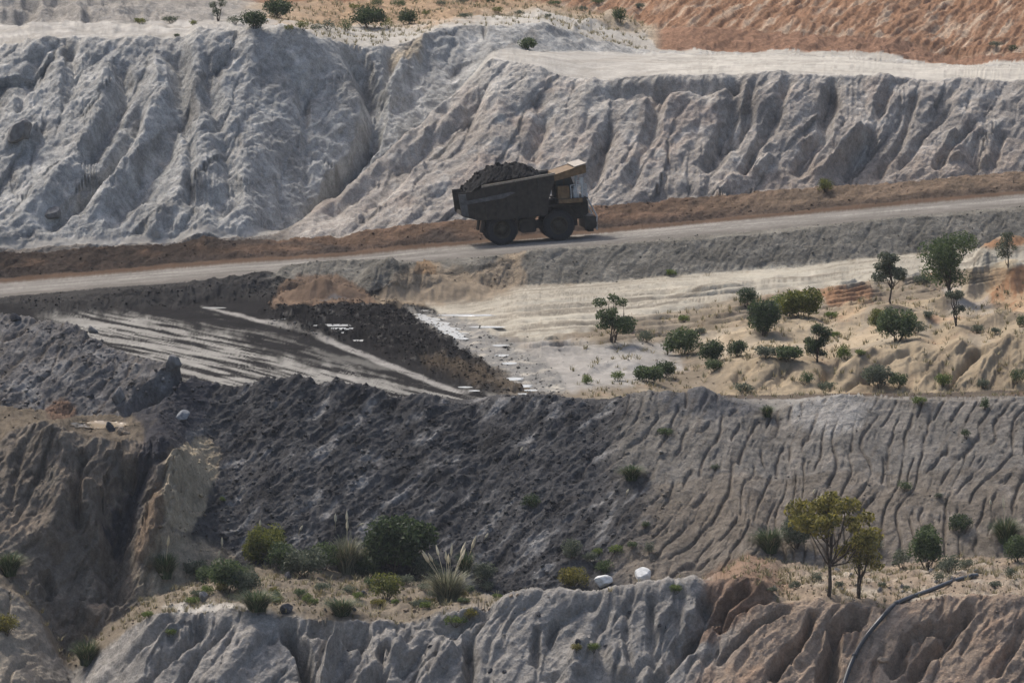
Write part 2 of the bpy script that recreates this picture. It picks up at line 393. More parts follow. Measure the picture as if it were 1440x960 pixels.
swell = fbm(X0 / 6.0, S / 6.0, 3, 20)
lump = fbm(X0 / 1.5, S / 1.5, 4, 30)
fine = fbm(X0 / .5, S / .5, 3, 40)
res = np.clip(.45 / np.maximum(blur_rows(ds, 4), .05), 0, 1)            # no ripples finer than the rows on receding ground
D += LUMP * (swell * .9 + lump * .45 * (.3 + .7 * res))
FINE = par({'fg_foot': .05, 'fg_crest': .08, 'sp_foot': .07, 'lbrink': .07, 'lfoot': .07, 'crest': .07, 'behind': .012, 'mound_top': .05, 'scrub': .03, 'mound_foot': .05,
            'berm_foot': .07, 'wr_foot': .1, 'wr_top': .1, 'road_near': .004, 'road_far': .01, 'cl_foot': .08, 'valley': .10, 'spur': .04, 'red_top': .10, 'flat': .08, 'lc_crest': .05}, .03)
D += FINE * fine * res * res
D += .55 * np.exp(-((seg - ID['fg_crest']) / .06) ** 2) * smooth(680, 730, PX0) * smooth(1010, 970, PX0)
CRAG = par({'valley': .30, 'cl_foot': .22, 'fg_foot': .2, 'fg_crest': .3, 'sp_foot': .001, 'flat': .3, 'red_top': .12, 'wr_foot': .15, 'berm_foot': .1}, 0.0)
CRAG = np.where((seg > ID['sp_foot']) & (seg < ID['lfoot']) & (PX0 < 330), .38 * smooth(330, 250, PX0), CRAG)
cx_ = X0 - .5 * S
D += CRAG * fbm(cx_ / 1.6, S / 3.6, 5, 150, .58, True) * np.clip(res + .2, 0, 1)
redk = par({'red_top': 1.0}, 0.0) * smooth(380, 460, PX0)
D += redk * .5 * fbm((X0 - .32 * S) / .9, S / 9, 3, 155, .6, True)
# black rubble slope: sharp broken clods
xl = X0 - .6 * S                                                        # clods trail down the slope to the left
clod = fbm(xl / .95 + 5, S / 1.9, 4, 70, .6, True)
clod2 = fbm(xl / .4 + 5, S / .6, 2, 75, .6, True)
rub = np.where(spoil, coalm + .8 * (smooth(300, 120, PX0) * (seg > ID['lfoot'])), 0)
rub = np.clip(blur_rows(rub, 3), 0, 1)
D += rub * (.26 * (clod - .2) + .07 * clod2) * smooth(0, .5, slope_s + .3)
# coal debris lying between the wet ramp and the sandy track
def pts_dist(P, sel):
    x, y = PX0[sel], PY0[sel]
    best = np.full(x.shape, 1e9); along = np.zeros(x.shape)
    tot = 0.0
    P = np.array(P, float)
    L = np.hypot(*(P[1:] - P[:-1]).T)
    T = L.sum()
    for k in range(len(P) - 1):
        ax, ay = P[k]; bx_, by_ = P[k + 1]
        ux, uy = bx_ - ax, by_ - ay
        t = np.clip(((x - ax) * ux + (y - ay) * uy) / (ux * ux + uy * uy), 0, 1)
        d = np.hypot(x - ax - t * ux, y - ay - t * uy)
        m = d < best
        best = np.where(m, d, best)
        along = np.where(m, (tot + t * L[k]) / T, along)
        tot += L[k]
    return best, along
warpx = 11 * fbm(PX0 / 40, PY0 / 40, 3, 80)
def feature(P, w, depth, s0, s1, kind='v', taper=True, wv=None):
    """carve (depth<0) or raise (depth>0) the ground along a line traced on the surface"""
    global D
    P = np.array(P, float)
    sel = (PX0 > P[:, 0].min() - w * 2) & (PX0 < P[:, 0].max() + w * 2) & (PY0 > P[:, 1].min() - w * 2) & (PY0 < P[:, 1].max() + w * 2)
    sel &= (seg >= ID[s0]) & (seg < ID[s1])
    if not sel.any():
        return
    d, a = pts_dist(P, sel)
    d = np.abs(d + warpx[sel] * (min(1, max(.6, w / 14)) if wv is None else wv))
    k = np.clip(1 - d / w, 0, 1) if kind == 'v' else np.exp(-(d / w * 1.6) ** 2)
    if kind == 'flat':
        k = smooth(1.3, .8, d / w)
    if taper:
        k = k * smooth(0, .12, a) * smooth(1, .85, a)
    D[sel] += depth * k

# left cliff (behind the road)
for P, w, dp in [
    ([(232, 60), (255, 95), (262, 150), (235, 210), (150, 330)], 22, -1.3), ([(292, 60), (292, 130), (315, 190), (330, 300)], 20, -1.0),
    ([(170, 80), (178, 130), (150, 190), (120, 240)], 16, -1.1), ([(100, 60), (105, 110), (90, 150)], 15, -1.0), ([(200, 150), (190, 195), (140, 260), (60, 330)], 14, -1.0),
    ([(385, 70), (425, 130), (430, 170), (432, 240)], 9, -.5), ([(480, 60), (510, 100), (525, 150), (522, 200), (490, 240), (440, 320)], 20, -2.4),
    ([(545, 62), (550, 105), (530, 150)], 12, -.9), ([(60, 70), (40, 120), (20, 170)], 14, -.8), ([(255, 160), (270, 215), (262, 300)], 10, -.7),
    ([(405, 210), (392, 260), (398, 320)], 6, -.25), ([(640, 60), (625, 90)], 8, -.5), ([(682, 36), (680, 64)], 5, -.5)]:
    feature(P, w, dp, 'valley', 'lc_crest')
for P, w, dp in [
    ([(275, 40), (278, 110), (255, 180), (258, 260)], 20, .6), ([(150, 75), (145, 150), (100, 240), (20, 320)], 22, .9), ([(215, 75), (225, 140), (190, 220), (120, 320)], 22, .9),
    ([(330, 80), (400, 60), (460, 90), (500, 150), (470, 210)], 40, .9), ([(610, 50), (560, 110), (500, 200)], 20, .9),
    ([(290, 240), (240, 300), (200, 330)], 24, .8), ([(60, 190), (30, 205), (5, 200)], 20, .9)]:
    feature(P, w, dp, 'valley', 'lc_crest', 'g')
# shaded hollow at the foot of the left cliff
feature([(255, 262), (300, 275), (330, 300)], 26, -1.2, 'valley', 'lc_crest', 'g')
# terraces and hollows on the ground above the left cliff
for P, w, dp in [([(-20, 30), (60, 22), (130, 26), (200, 20)], 7, .9), ([(-20, 14), (80, 8), (150, 12), (230, 6)], 8, 1.3), ([(110, 30), (170, 24), (240, 26)], 6, -.8), ([(0, 44), (100, 40), (200, 42), (260, 40)], 4, .35), ([(30, 8), (50, 20), (20, 34)], 9, -.7),
                 ([(240, 30), (300, 22), (350, 26)], 6, .5), ([(620, 22), (700, 16), (770, 18)], 5, .4), ([(800, 40), (860, 34), (900, 44)], 6, .6)]:
    feature(P, w, dp, 'lc_crest', 'red_top', 'g')
# spur and right cliff
for P, w, dp in [
    ([(640, 140), (600, 200), (520, 260), (450, 320)], 9, -.5), ([(690, 120), (650, 170), (590, 215), (560, 250), (500, 310)], 14, -.8),
    ([(770, 150), (755, 200), (740, 230)], 14, -.9), ([(860, 160), (850, 200), (840, 245), (815, 280)], 14, -1.1), ([(935, 110), (925, 150), (915, 190), (880, 270)], 14, -1.0),
    ([(1035, 105), (1030, 150), (1020, 190), (985, 250)], 16, -1.2), ([(1060, 110), (1050, 170), (1030, 215)], 10, -.9), ([(1115, 105), (1090, 165), (1070, 200), (1040, 260)], 13, -1.1),
    ([(1175, 110), (1163, 150), (1160, 190), (1110, 250)], 14, -1.1), ([(1250, 120), (1235, 170), (1220, 200), (1180, 260)], 13, -1.1), ([(1290, 130), (1270, 190), (1230, 255)], 8, -.7),
    ([(1370, 175), (1335, 215), (1310, 245)], 9, -.9), ([(1380, 185), (1372, 210), (1366, 240)], 9, -.6), ([(1412, 185), (1402, 215), (1398, 240)], 9, -.6), ([(1340, 150), (1300, 190), (1260, 245)], 7, -.6)]:
    feature(P, w, dp, 'cl_foot', 'spur')
for P, w, dp in [
    ([(1250, 160), (1190, 210), (1140, 265)], 12, .8), ([(1215, 185), (1160, 240)], 8, .5), ([(1090, 220), (1020, 270), (1000, 290)], 14, .8), ([(1340, 190), (1345, 235)], 20, .7),
    ([(640, 130), (560, 205), (480, 280), (420, 325)], 9, .5), ([(1390, 190), (1388, 235)], 12, .5), ([(880, 150), (1000, 140), (1150, 140)], 30, .5)]:
    feature(P, w, dp, 'cl_foot', 'spur', 'g')
# hollow under the spur's rim on the shaded corner
feature([(835, 130), (900, 126), (990, 122), (1060, 118)], 16, -.9, 'cl_foot', 'spur', 'g')
# foreground white ridge
for P, w, dp in [
    ([(405, 868), (410, 890), (430, 930), (440, 990)], 14, -2.6), ([(430, 880), (470, 890), (520, 900)], 20, -1.6), ([(285, 862), (280, 885), (220, 940), (190, 990)], 12, -1.0),
    ([(250, 860), (215, 900), (150, 960)], 9, -.8), ([(330, 870), (280, 920), (240, 990)], 8, -.6), ([(545, 900), (540, 940), (520, 1000)], 12, -1.4), ([(600, 905), (560, 960)], 9, -.8),
    ([(660, 880), (663, 940), (650, 1000)], 13, -1.3), ([(690, 860), (640, 930), (600, 980)], 8, -.7), ([(755, 880), (752, 940)], 8, -1.1), ([(785, 870), (770, 905)], 8, -.8),
    ([(860, 850), (840, 890), (820, 940), (760, 960)], 9, -.8), ([(885, 850), (880, 900), (890, 960)], 8, -.8), ([(915, 840), (918, 900), (920, 960)], 10, -1.0),
    ([(720, 850), (690, 900), (680, 960)], 7, -.5), ([(960, 825), (955, 880), (925, 930)], 10, -.9), ([(1000, 825), (990, 870), (955, 920), (910, 980)], 16, -1.4),
    ([(575, 880), (640, 880), (700, 850)], 14, -.5)]:
    feature(P, w, dp * (.6 if 690 <= P[0][0] <= 980 else 1.0), 'fg_foot', 'fg_crest')
for P, w, dp in [
    ([(480, 890), (460, 940), (450, 990)], 12, 1.6), ([(570, 905), (545, 940), (500, 990)], 22, 1.2), ([(640, 905), (610, 950), (580, 1000)], 26, 1.0), ([(840, 910), (815, 930), (790, 1000)], 26, 1.2),
    ([(250, 870), (180, 930), (110, 990)], 20, .7), ([(370, 890), (330, 930), (290, 990)], 40, .7), ([(860, 915), (880, 960)], 20, .8)]:
    feature(P, w, dp, 'fg_foot', 'fg_crest', 'g')
# red foreground slope
for P, w, dp in [
    ([(1145, 855), (1135, 890), (1080, 960)], 11, -1.4), ([(1222, 855), (1175, 885), (1165, 930), (1155, 1000)], 15, -1.8), ([(1120, 850), (1060, 880), (1000, 940)], 7, -.6),
    ([(1375, 845), (1345, 880), (1300, 930), (1250, 990)], 13, -1.3), ([(1340, 870), (1275, 900), (1250, 960)], 12, -1.2), ([(1180, 930), (1130, 990)], 7, -.5), ([(1440, 870), (1400, 960)], 9, -.7),
    ([(1060, 820), (1020, 850), (985, 885), (960, 910)], 10, -1.2), ([(1085, 838), (1035, 860), (1005, 890)], 7, -.9)]:
    feature(P, w, dp, 'fg_foot', 'fg_crest')
# lower left cliff and ravine
for P, w, dp in [
    ([(190, 640), (180, 690), (165, 740), (160, 800), (165, 860)], 34, -2.4), ([(118, 640), (108, 700), (110, 760)], 9, -1.1), ([(30, 640), (10, 720)], 7, -.4), ([(60, 660), (20, 740)], 6, -.4),
    ([(60, 805), (70, 830), (60, 850)], 12, -1.2), ([(245, 670), (240, 720), (225, 765)], 6, -.5), ([(262, 690), (250, 740)], 5, -.4), ([(285, 700), (310, 690)], 5, -.4)]:
    feature(P, w, dp, 'sp_foot', 'lfoot')
for P, w, dp in [
    ([(60, 605), (90, 650), (95, 720), (60, 790)], 42, 1.5), ([(125, 690), (138, 740), (140, 790)], 18, 1.1), ([(255, 640), (230, 720), (205, 800)], 22, 1.2), ([(110, 860), (140, 880)], 20, .8),
    ([(300, 620), (250, 700), (225, 790)], 26, .6)]:
    feature(P, w, dp, 'sp_foot', 'lfoot', 'g')
# trench cut through the spoil windrow, and lumpy crest heaps
feature([(266, 512), (225, 548), (168, 585)], 16, -1.7, 'lbrink', 'behind', 'v')
feature([(252, 512), (242, 524)], 16, .8, 'lfoot', 'behind', 'g', False)
for x_, y_, w_, h_ in [(300, 548, 26, .5), (370, 540, 26, .6), (422, 536, 22, .6), (470, 540, 24, .5), (520, 552, 26, .5), (600, 560, 26, .5), (700, 570, 34, .5), (760, 565, 34, .4),
                       (900, 560, 30, .5), (930, 560, 20, .4), (985, 552, 20, .7), (1200, 562, 46, .4), (45, 452, 26, .5), (100, 458, 24, .4)]:
    feature([(x_ - 8, y_ + 3), (x_ + 8, y_ + 3)], w_ * 1.3, h_ * .45, 'lfoot', 'behind', 'g', False)
# wide gullies of the right-hand spoil bank
for k in range(0):
    x_ = 800 + k * 26 + 9 * math.sin(k * 2.3)
    le = 120 + 70 * math.sin(k * 1.7 + 1)
    y_ = 590 + 30 * math.sin(k * 3.1)
    feature([(x_, y_), (x_ - .22 * le, y_ + .45 * le), (x_ - .62 * le, y_ + le)], 6 + 2 * math.sin(k * 1.3), -.28 - .12 * math.sin(k * 2.9), 'sp_foot', 'crest')
# sandy mounds, right of centre
for P, w, dp in [([(1235, 490), (1190, 520), (1150, 548)], 8, .35), ([(1290, 488), (1260, 500), (1180, 550)], 7, -.6), ([(1180, 506), (1165, 520), (1160, 550)], 12, -.8), ([(1360, 478), (1320, 515), (1290, 548)], 9, .4),
                 ([(1385, 482), (1350, 520), (1330, 548)], 8, -.7), ([(1425, 468), (1390, 510), (1370, 545)], 8, .4), ([(1060, 510), (1030, 540)], 10, -.4), ([(1110, 510), (1090, 540)], 9, -.4), ([(1240, 505), (1210, 540)], 6, -.3)]:
    feature(P, w, dp, 'mound_foot', 'scrub', 'g')
# ruts of the sandy track
for k in range(9):
    o_ = k * 9.0
    feature([(640, 425 + o_ * .9), (800, 412 + o_), (960, 400 + o_ * .95), (1120, 386 + o_ * .75), (1440, 352 + o_ * .45)], 2.4, -.24 - .10 * (k % 3), 'mound_top', 'berm_foot', 'g', True, .22)
# rough black debris bank on the wet floor
debris = np.zeros_like(D)
def poly_mask(P, feather, sel0=None):
    """soft mask of a polygon traced on the ground, 1 inside"""
    P = np.array(P, float)
    m = np.zeros(PX0.shape)
    sel = (PX0 > P[:, 0].min() - feather * 2) & (PX0 < P[:, 0].max() + feather * 2) & (PY0 > P[:, 1].min() - feather * 2) & (PY0 < P[:, 1].max() + feather * 2)
    if sel0 is not None:
        sel &= sel0
    if not sel.any():
        return m
    x = PX0[sel] + NWX[sel] * feather; y = PY0[sel] + NWY[sel] * feather * NWS
    ins = np.zeros(x.shape, bool)
    dm = np.full(x.shape, 1e9)
    n = len(P)
    for k in range(n):
        ax, ay = P[k]; bx_, by_ = P[(k + 1) % n]
        c_ = ((ay > y) != (by_ > y)) & (x < (bx_ - ax) * (y - ay) / (by_ - ay + 1e-9) + ax)
        ins ^= c_
        ux, uy = bx_ - ax, by_ - ay
        t = np.clip(((x - ax) * ux + (y - ay) * uy) / (ux * ux + uy * uy + 1e-9), 0, 1)
        dm = np.minimum(dm, np.hypot(x - ax - t * ux, y - ay - t * uy))
    sd = np.where(ins, dm, -dm)
    m[sel] = smooth(-feather * .5, feather * .5, sd)
    return m
NWX = 1.6 * fbm(PX0 / 22, PY0 / 22, 4, 90, .6)
NWY = 1.6 * fbm(PX0 / 22 + 50, PY0 / 22, 4, 95, .6)
NWS = 1.0
floor_sel = (seg >= ID['behind']) & (seg < ID['berm_top'])
P_DEB = [(370, 425), (420, 430), (480, 425), (560, 425), (600, 440), (620, 470), (660, 500), (700, 530), (740, 550), (790, 562), (735, 562), (690, 552), (640, 535), (560, 505), (500, 480), (430, 470), (385, 452)]
NWS = .5
M_DEB = poly_mask(P_DEB, 16, floor_sel)
deb_n = fbm(X0 / 1.6, Y0 / 4.5, 4, 130, .6, True)
D += M_DEB * (.42 * deb_n + .12 + .12 * clod2 * res)
P_WL = [(0, 428), (120, 424), (170, 412), (300, 402), (395, 392), (420, 400), (380, 425), (330, 420), (250, 432), (180, 436), (60, 440)]
M_WL = poly_mask(P_WL, 8, (seg >= ID['scrub']) & (seg < ID['road_near']))
D += M_WL * (.35 * deb_n + .05)
P_WET = [(575, 440), (640, 445), (700, 470), (760, 500), (800, 545), (770, 562), (715, 530), (650, 490), (600, 465)]
M_WET = poly_mask(P_WET, 12, floor_sel)
D += M_WET * (.10 * fbm(X0 / 1.2, Y0 / 4, 3, 140, .6, True) - .06)

P_POOL = [(98, 599), (108, 595), (132, 592), (160, 592), (180, 595), (180, 600), (164, 603), (146, 602), (128, 603), (112, 602)]
D *= 1 - poly_mask(P_POOL, 8, (seg >= ID['lbrink'] - .1) & (seg < ID['lfoot'] + .1))
STREAKS = [(590, 444, 26), (604, 449, 26), (612, 453, 30), (618, 457, 28), (630, 461, 30), (640, 466, 26), (645, 470, 24), (640, 474, 22), (640, 443, 36), (680, 445, 26), (672, 462, 26), (468, 458, 34), (476, 462, 30), (452, 460, 22),
           (488, 468, 14), (508, 479, 16), (405, 449, 12), (424, 445, 12), (655, 545, 12), (668, 550, 10), (720, 532, 14), (735, 542, 14), (745, 548, 12), (735, 554, 16), (705, 500, 14), (715, 512, 12), (596, 436, 10), (560, 437, 10), (700, 485, 12), (690, 474, 12)]
fsel = (seg >= ID['behind']) & (seg < ID['berm_foot'])
for px_, py_, hw_ in STREAKS:
    dd = np.hypot((PX0 - px_) / (hw_ * .95), (PY0 - py_) / 4.2)
    D = np.where(fsel, D * smooth(.75, 1.15, dd), D)
sl = np.arctan2(dZ, np.maximum(dY, 1e-4))
sl = blur_rows(sl, 8)
k_ = np.clip(sl, -1.0, 1.0) * .8
X = X0 - .0 * D
Y = Y0 - np.sin(k_) * D
Z = Z0 + np.cos(k_) * D
PX, PY = proj(X, Y, Z)
# ------------------------------------------------------------------ what the ground is made of (linear colours, some light and shade painted in)
def C(r, g, b):
    return np.array([r, g, b])
CLAY = C(.275, .26, .242); WHITE = C(.43, .41, .375); COALG = C(.072, .071, .073); BLACK = C(.017, .0165, .017); SAND = C(.27, .235, .185)
CREAM = C(.33, .305, .255); RED = C(.27, .165, .108); BROWN = C(.115, .08, .059); ROADC = C(.18, .17, .157); BERM = C(.155, .147, .13); TAN = C(.25, .22, .18)
base = {'pit': CLAY, 'fg_foot': CLAY, 'fg_crest': C(.18, .152, .118), 'sp_foot': C(.175, .152, .127), 'lbrink': C(.175, .155, .132), 'lfoot': C(.18, .168, .152), 'crest': C(.195, .185, .17),
        'behind': C(.2, .19, .18), 'mound_foot': SAND * .85, 'mound_top': SAND, 'scrub': SAND, 'berm_foot': BERM, 'berm_top': BERM * 1.05, 'road_near': ROADC,
        'road_far': BROWN * .75, 'wr_foot': BROWN, 'wr_top': BROWN * 1.3, 'cl_foot': CLAY, 'spur': WHITE, 'valley': C(.33, .328, .318), 'lc_crest': WHITE * .9, 'flat': C(.36, .30, .23),
        'red_top': RED, 'hill': RED, 'far_ridge': C(.3, .22, .15)}
cols = np.array([base.get(n, CLAY) for n in ORDER])
A = cols[np.floor(seg).astype(int)]
for k in range(3):
    A[..., k] = blur_rows(A[..., k], 2)
GLOSS = np.zeros(A.shape[:2])

def paint(m, c, amt=1.0):
    global A
    m = (m * amt)[..., None]
    A = A * (1 - m) + np.asarray(c) * m

def rng(s0, s1):
    return ((seg >= ID[s0]) & (seg < ID[s1])).astype(float)

EDGE = np.exp(-((seg - ID['spur']) / .10) ** 2) * (seg < ID['spur']) * smooth(500, 700, PX0) + np.exp(-((seg - ID['lc_crest']) / .10) ** 2) * (seg < ID['lc_crest']) * smooth(930, 900, PX0)
nb = fbm(X0 / 5, S / 5, 4, 200)
nb2 = fbm(X0 / 2, S / 2, 4, 210)
nfl = fbm(xl / 1.4, S / 3.6, 5, 230, .62)
nf = fbm(X0 / .6, S / .6, 3, 220)
# foreground
paint(rng('pit', 'fg_crest') * smooth(965, 1060, PX0 + 40 * nb + 25 * nb2 + .25 * (PY0 - 880)), C(.315, .245, .19))
paint(rng('pit', 'fg_crest') * smooth(965, 1060, PX0 + 40 * nb + 25 * nb2 + .25 * (PY0 - 880)) * smooth(.0, .5, nb2), RED, .35)
paint(rng('fg_crest', 'sp_foot') * smooth(985, 1060, PX0), C(.25, .20, .153))
paint(rng('fg_crest', 'sp_foot') * smooth(1100, 1180, PX0) * smooth(-.1, .3, nb2), C(.32, .28, .23))
paint(rng('pit', 'fg_crest') * smooth(120, 40, PX0), C(.28, .245, .20))
paint(poly_mask([(985, 812), (1020, 790), (1060, 780), (1095, 800), (1110, 830), (1060, 850), (1010, 900), (960, 920), (1000, 860)], 10), C(.20, .135, .098), .8)
paint(rng('fg_crest', 'sp_foot') * smooth(680, 720, PX0) * smooth(1010, 980, PX0), CLAY, .9)
paint(rng('fg_crest', 'sp_foot') * poly_mask([(230, 858), (300, 850), (390, 862), (330, 868), (250, 868)], 8), WHITE, .8)
# spoil bank
sp = rng('sp_foot', 'behind')
paint(sp * smooth(.30, .65, coalm + .25 * nb + .12 * nb2), COALG)
paint(sp * smooth(.30, .65, coalm + .25 * nb) * smooth(.12, .4, nfl), C(.25, .245, .24), .8)
paint(sp * smooth(.30, .65, coalm + .25 * nb) * smooth(-.05, -.35, nfl), C(.03, .03, .032), .85)
paint(sp * smooth(950, 1100, PX0) * smooth(0, .4, nb2), C(.22, .20, .178), .6)
paint(sp * poly_mask([(235, 650), (285, 615), (310, 640), (295, 700), (270, 750), (235, 760), (225, 720)], 10), C(.36, .30, .22), .95)
paint(sp * poly_mask([(215, 770), (265, 755), (330, 780), (300, 830), (200, 860), (190, 820)], 14), C(.33, .28, .21), .9)
# coal spilt down the ravine
paint(sp * poly_mask([(250, 525), (300, 545), (280, 600), (245, 630), (205, 665), (180, 700), (165, 740), (150, 740), (160, 700), (190, 640), (200, 600), (180, 590)], 12), C(.075, .075, .085), .95)
up = rng('lfoot', 'behind') * smooth(290, 250, PX0)
paint(up, C(.135, .13, .13), .9)
paint(up * smooth(.0, .4, nb2), C(.23, .225, .22), .7)
paint(rng('lbrink', 'lfoot') * smooth(240, 200, PX0), C(.145, .122, .095))
paint(rng('lbrink', 'crest') * poly_mask([(60, 575), (85, 560), (110, 570), (100, 590), (70, 592)], 8), C(.16, .108, .08))
paint(rng('sp_foot', 'lbrink') * smooth(230, 190, PX0) * smooth(0, .4, nb), C(.30, .235, .175), .6)
paint(rng('sp_foot', 'lbrink') * smooth(230, 190, PX0) * smooth(.1, .4, -nb2), C(.17, .16, .14), .5)
paint(sp * poly_mask([(1110, 560), (1200, 553), (1230, 570), (1215, 600), (1170, 615), (1120, 600)], 14), C(.30, .29, .275), .8)
paint(sp * poly_mask([(920, 560), (985, 540), (1040, 558), (1075, 575), (1000, 590), (940, 580)], 10), C(.12, .12, .125), .8)
# wet coal ramp: pale dust over black, streaked along the haul direction
fl = rng('behind', 'berm_foot') * smooth(860, 740, PX0 + .2 * (PY0 - 480))
p0 = np.array(on_plane(120, 440, -2.8)); p1 = np.array(on_plane(690, 562, -3.8))
dr = (p1 - p0) / np.linalg.norm(p1 - p0)
ac = (X0 - p0[0]) * dr[0] + (Y0 - p0[1]) * dr[1]
cr = -(X0 - p0[0]) * dr[1] + (Y0 - p0[1]) * dr[0]
st = fbm(cr * 1.1 + .8 * fbm(ac / 14, cr / 5, 2, 300), ac / 16, 4, 310, .6)
st2 = fbm(cr * 1.7, ac / 9, 3, 320, .5)
dust = C(.235, .228, .212)
paint(fl, BLACK * 1.25)
M_DUST = poly_mask([(60, 446), (150, 441), (230, 452), (300, 468), (370, 495), (430, 512), (490, 520), (560, 542), (640, 551), (740, 562), (700, 600), (400, 600), (250, 530), (120, 480)], 22, floor_sel)
paint(fl * M_DUST * smooth(-.22, .08, st + .6 * st2), dust)
paint(fl * poly_mask([(110, 432), (260, 440), (420, 480), (520, 520), (640, 556), (600, 556), (480, 520), (400, 490), (250, 455)], 20, floor_sel) * smooth(.12, .32, st + .6 * st2), dust, .5)
paint(fl * poly_mask([(283, 432), (300, 433), (430, 463), (560, 515), (632, 543), (660, 553), (640, 553), (600, 538), (545, 517), (430, 470)], 3.0, floor_sel) * smooth(-.5, -.1, st2), C(.27, .26, .245), .85)
paint(fl * poly_mask([(430, 490), (500, 503), (560, 520), (540, 520), (470, 505)], 5, floor_sel), dust, .4)
paint(M_DEB, BLACK)
paint(M_DEB * smooth(.25, .5, nf + .5 * nb2), C(.10, .095, .09), .6)
paint(M_DEB * poly_mask([(600, 500), (700, 530), (730, 550), (660, 540), (590, 515)], 14), C(.075, .06, .045), .7)
paint(M_WL, C(.035, .034, .034))
paint(sp * (1 - coalm) * RILL * (RL > .05), C(.11, .09, .072), .55)  # darker along the rills
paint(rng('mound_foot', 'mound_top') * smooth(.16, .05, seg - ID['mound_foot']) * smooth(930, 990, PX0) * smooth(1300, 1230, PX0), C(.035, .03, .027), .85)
# sandy floor and track on the right
fr = rng('behind', 'berm_foot') * smooth(640, 780, PX0 - .25 * (PY0 - 430))
q0 = np.array(on_plane(620, 445, -2.4)); q1 = np.array(on_plane(1440, 372, .0))
dq = (q1 - q0) / np.linalg.norm(q1 - q0)
aq = (X0 - q0[0]) * dq[0] + (Y0 - q0[1]) * dq[1]
cq = -(X0 - q0[0]) * dq[1] + (Y0 - q0[1]) * dq[0]
sq = fbm(cq * .9 + .5 * fbm(aq / 10, cq / 4, 2, 330), aq / 20, 4, 340, .65)
M_TRK = poly_mask([(600, 425), (720, 405), (960, 386), (1440, 343), (1500, 340), (1500, 365), (1440, 375), (1330, 378), (1200, 400), (1050, 415), (960, 435), (850, 455), (760, 480), (690, 470), (620, 445)], 8, floor_sel)
paint(M_TRK, CREAM)
paint(M_TRK * smooth(-.05, .3, sq), C(.165, .145, .117), .8)
paint(M_TRK * smooth(.0, -.4, sq), C(.38, .355, .30), .6)
scr = fr * (1 - M_TRK)
paint(scr, C(.175, .147, .113))
paint(scr * smooth(-.05, .3, fbm(X0 / 4, Y0 / 9, 4, 370)), C(.28, .24, .185), .85)
paint(scr * smooth(.05, .45, nb2), C(.26, .20, .145), .55)
paint(scr * smooth(.1, .4, nb) * smooth(1000, 1250, PX0), C(.34, .215, .135), .7)
paint(scr * poly_mask([(700, 470), (780, 480), (860, 480), (940, 485), (960, 520), (860, 545), (790, 550), (720, 500)], 16, floor_sel), C(.29, .28, .265), .85)
paint(scr * poly_mask([(930, 470), (1060, 465), (1200, 452), (1320, 470), (1200, 490), (1000, 500)], 18, floor_sel), C(.35, .30, .23), .7)
paint(scr * poly_mask([(1150, 410), (1190, 395), (1230, 405), (1225, 425), (1160, 430)], 10, floor_sel), C(.26, .155, .095), .9)
paint(scr * poly_mask([(1370, 335), (1440, 330), (1500, 330), (1500, 440), (1430, 440), (1380, 420), (1400, 385)], 12, floor_sel), C(.27, .155, .09), .9)
paint(scr * poly_mask([(1330, 400), (1385, 395), (1400, 440), (1340, 445)], 10, floor_sel), C(.33, .31, .28), .7)
paint(rng('mound_foot', 'mound_top') * smooth(980, 1040, PX0), C(.215, .175, .125), .85)  # mound faces coloured darker in place of their shade
paint(rng('mound_foot', 'scrub') * smooth(980, 1040, PX0) * smooth(.1, .5, ERO + .3), C(.34, .275, .19), .6)
paint(M_WET, C(.14, .135, .125))
paint(M_WET * smooth(.0, .4, nb2 + nf * .4), C(.34, .31, .26), .7)
GLOSS = np.maximum(GLOSS, M_WET * .35)
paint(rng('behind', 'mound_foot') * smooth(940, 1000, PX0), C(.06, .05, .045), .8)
# berm beside the road
bm_ = rng('berm_foot', 'road_near')
paint(bm_ * smooth(0, .4, nb2), BERM * 1.35, .6)
paint(bm_ * smooth(0, .4, -nb2), BERM * .7, .5)
paint(bm_ * smooth(392, 370, PX0), C(.05, .048, .047))
paint(poly_mask([(520, 430), (560, 385), (600, 365), (660, 385), (735, 350), (740, 400), (690, 420), (600, 430)], 10, (seg >= ID['scrub']) & (seg < ID['road_near'])), C(.24, .195, .145), .9)
paint(poly_mask([(583, 384), (585, 366), (596, 362), (612, 375), (612, 386)], 4, (seg >= ID['berm_foot']) & (seg < ID['road_near'])), C(.22, .155, .10), .9)
paint(poly_mask([(620, 384), (660, 374), (715, 366), (690, 378), (640, 388)], 6, (seg >= ID['berm_foot']) & (seg < ID['road_near'])), C(.05, .048, .045), .8)
paint(poly_mask([(380, 436), (393, 408), (425, 388), (470, 386), (510, 404), (530, 432), (450, 434)], 6, (seg >= ID['scrub'] - .3) & (seg < ID['berm_top'])), C(.15, .108, .08), .95)
paint(poly_mask([(452, 426), (466, 414), (485, 418), (492, 428)], 5, (seg >= ID['scrub']) & (seg < ID['berm_top'])), C(.12, .115, .115), .8)
# haul road
rd = rng('road_near', 'road_far')
dr0 = np.array([720., 95.]); dr0 /= np.linalg.norm(dr0)
ra = fbm(seg % 1 * 9 + .3 * fbm(X0 / 9, seg, 2, 350), X0 / 22, 3, 355, .6)
paint(rd * smooth(.05, .4, ra), C(.135, .127, .117), .8)
paint(rd * smooth(.0, -.4, ra), C(.27, .258, .238), .7)
paint(rd * smooth(.55, .1, seg - ID['road_near'] + .08 * nb2), C(.13, .12, .11), .8)
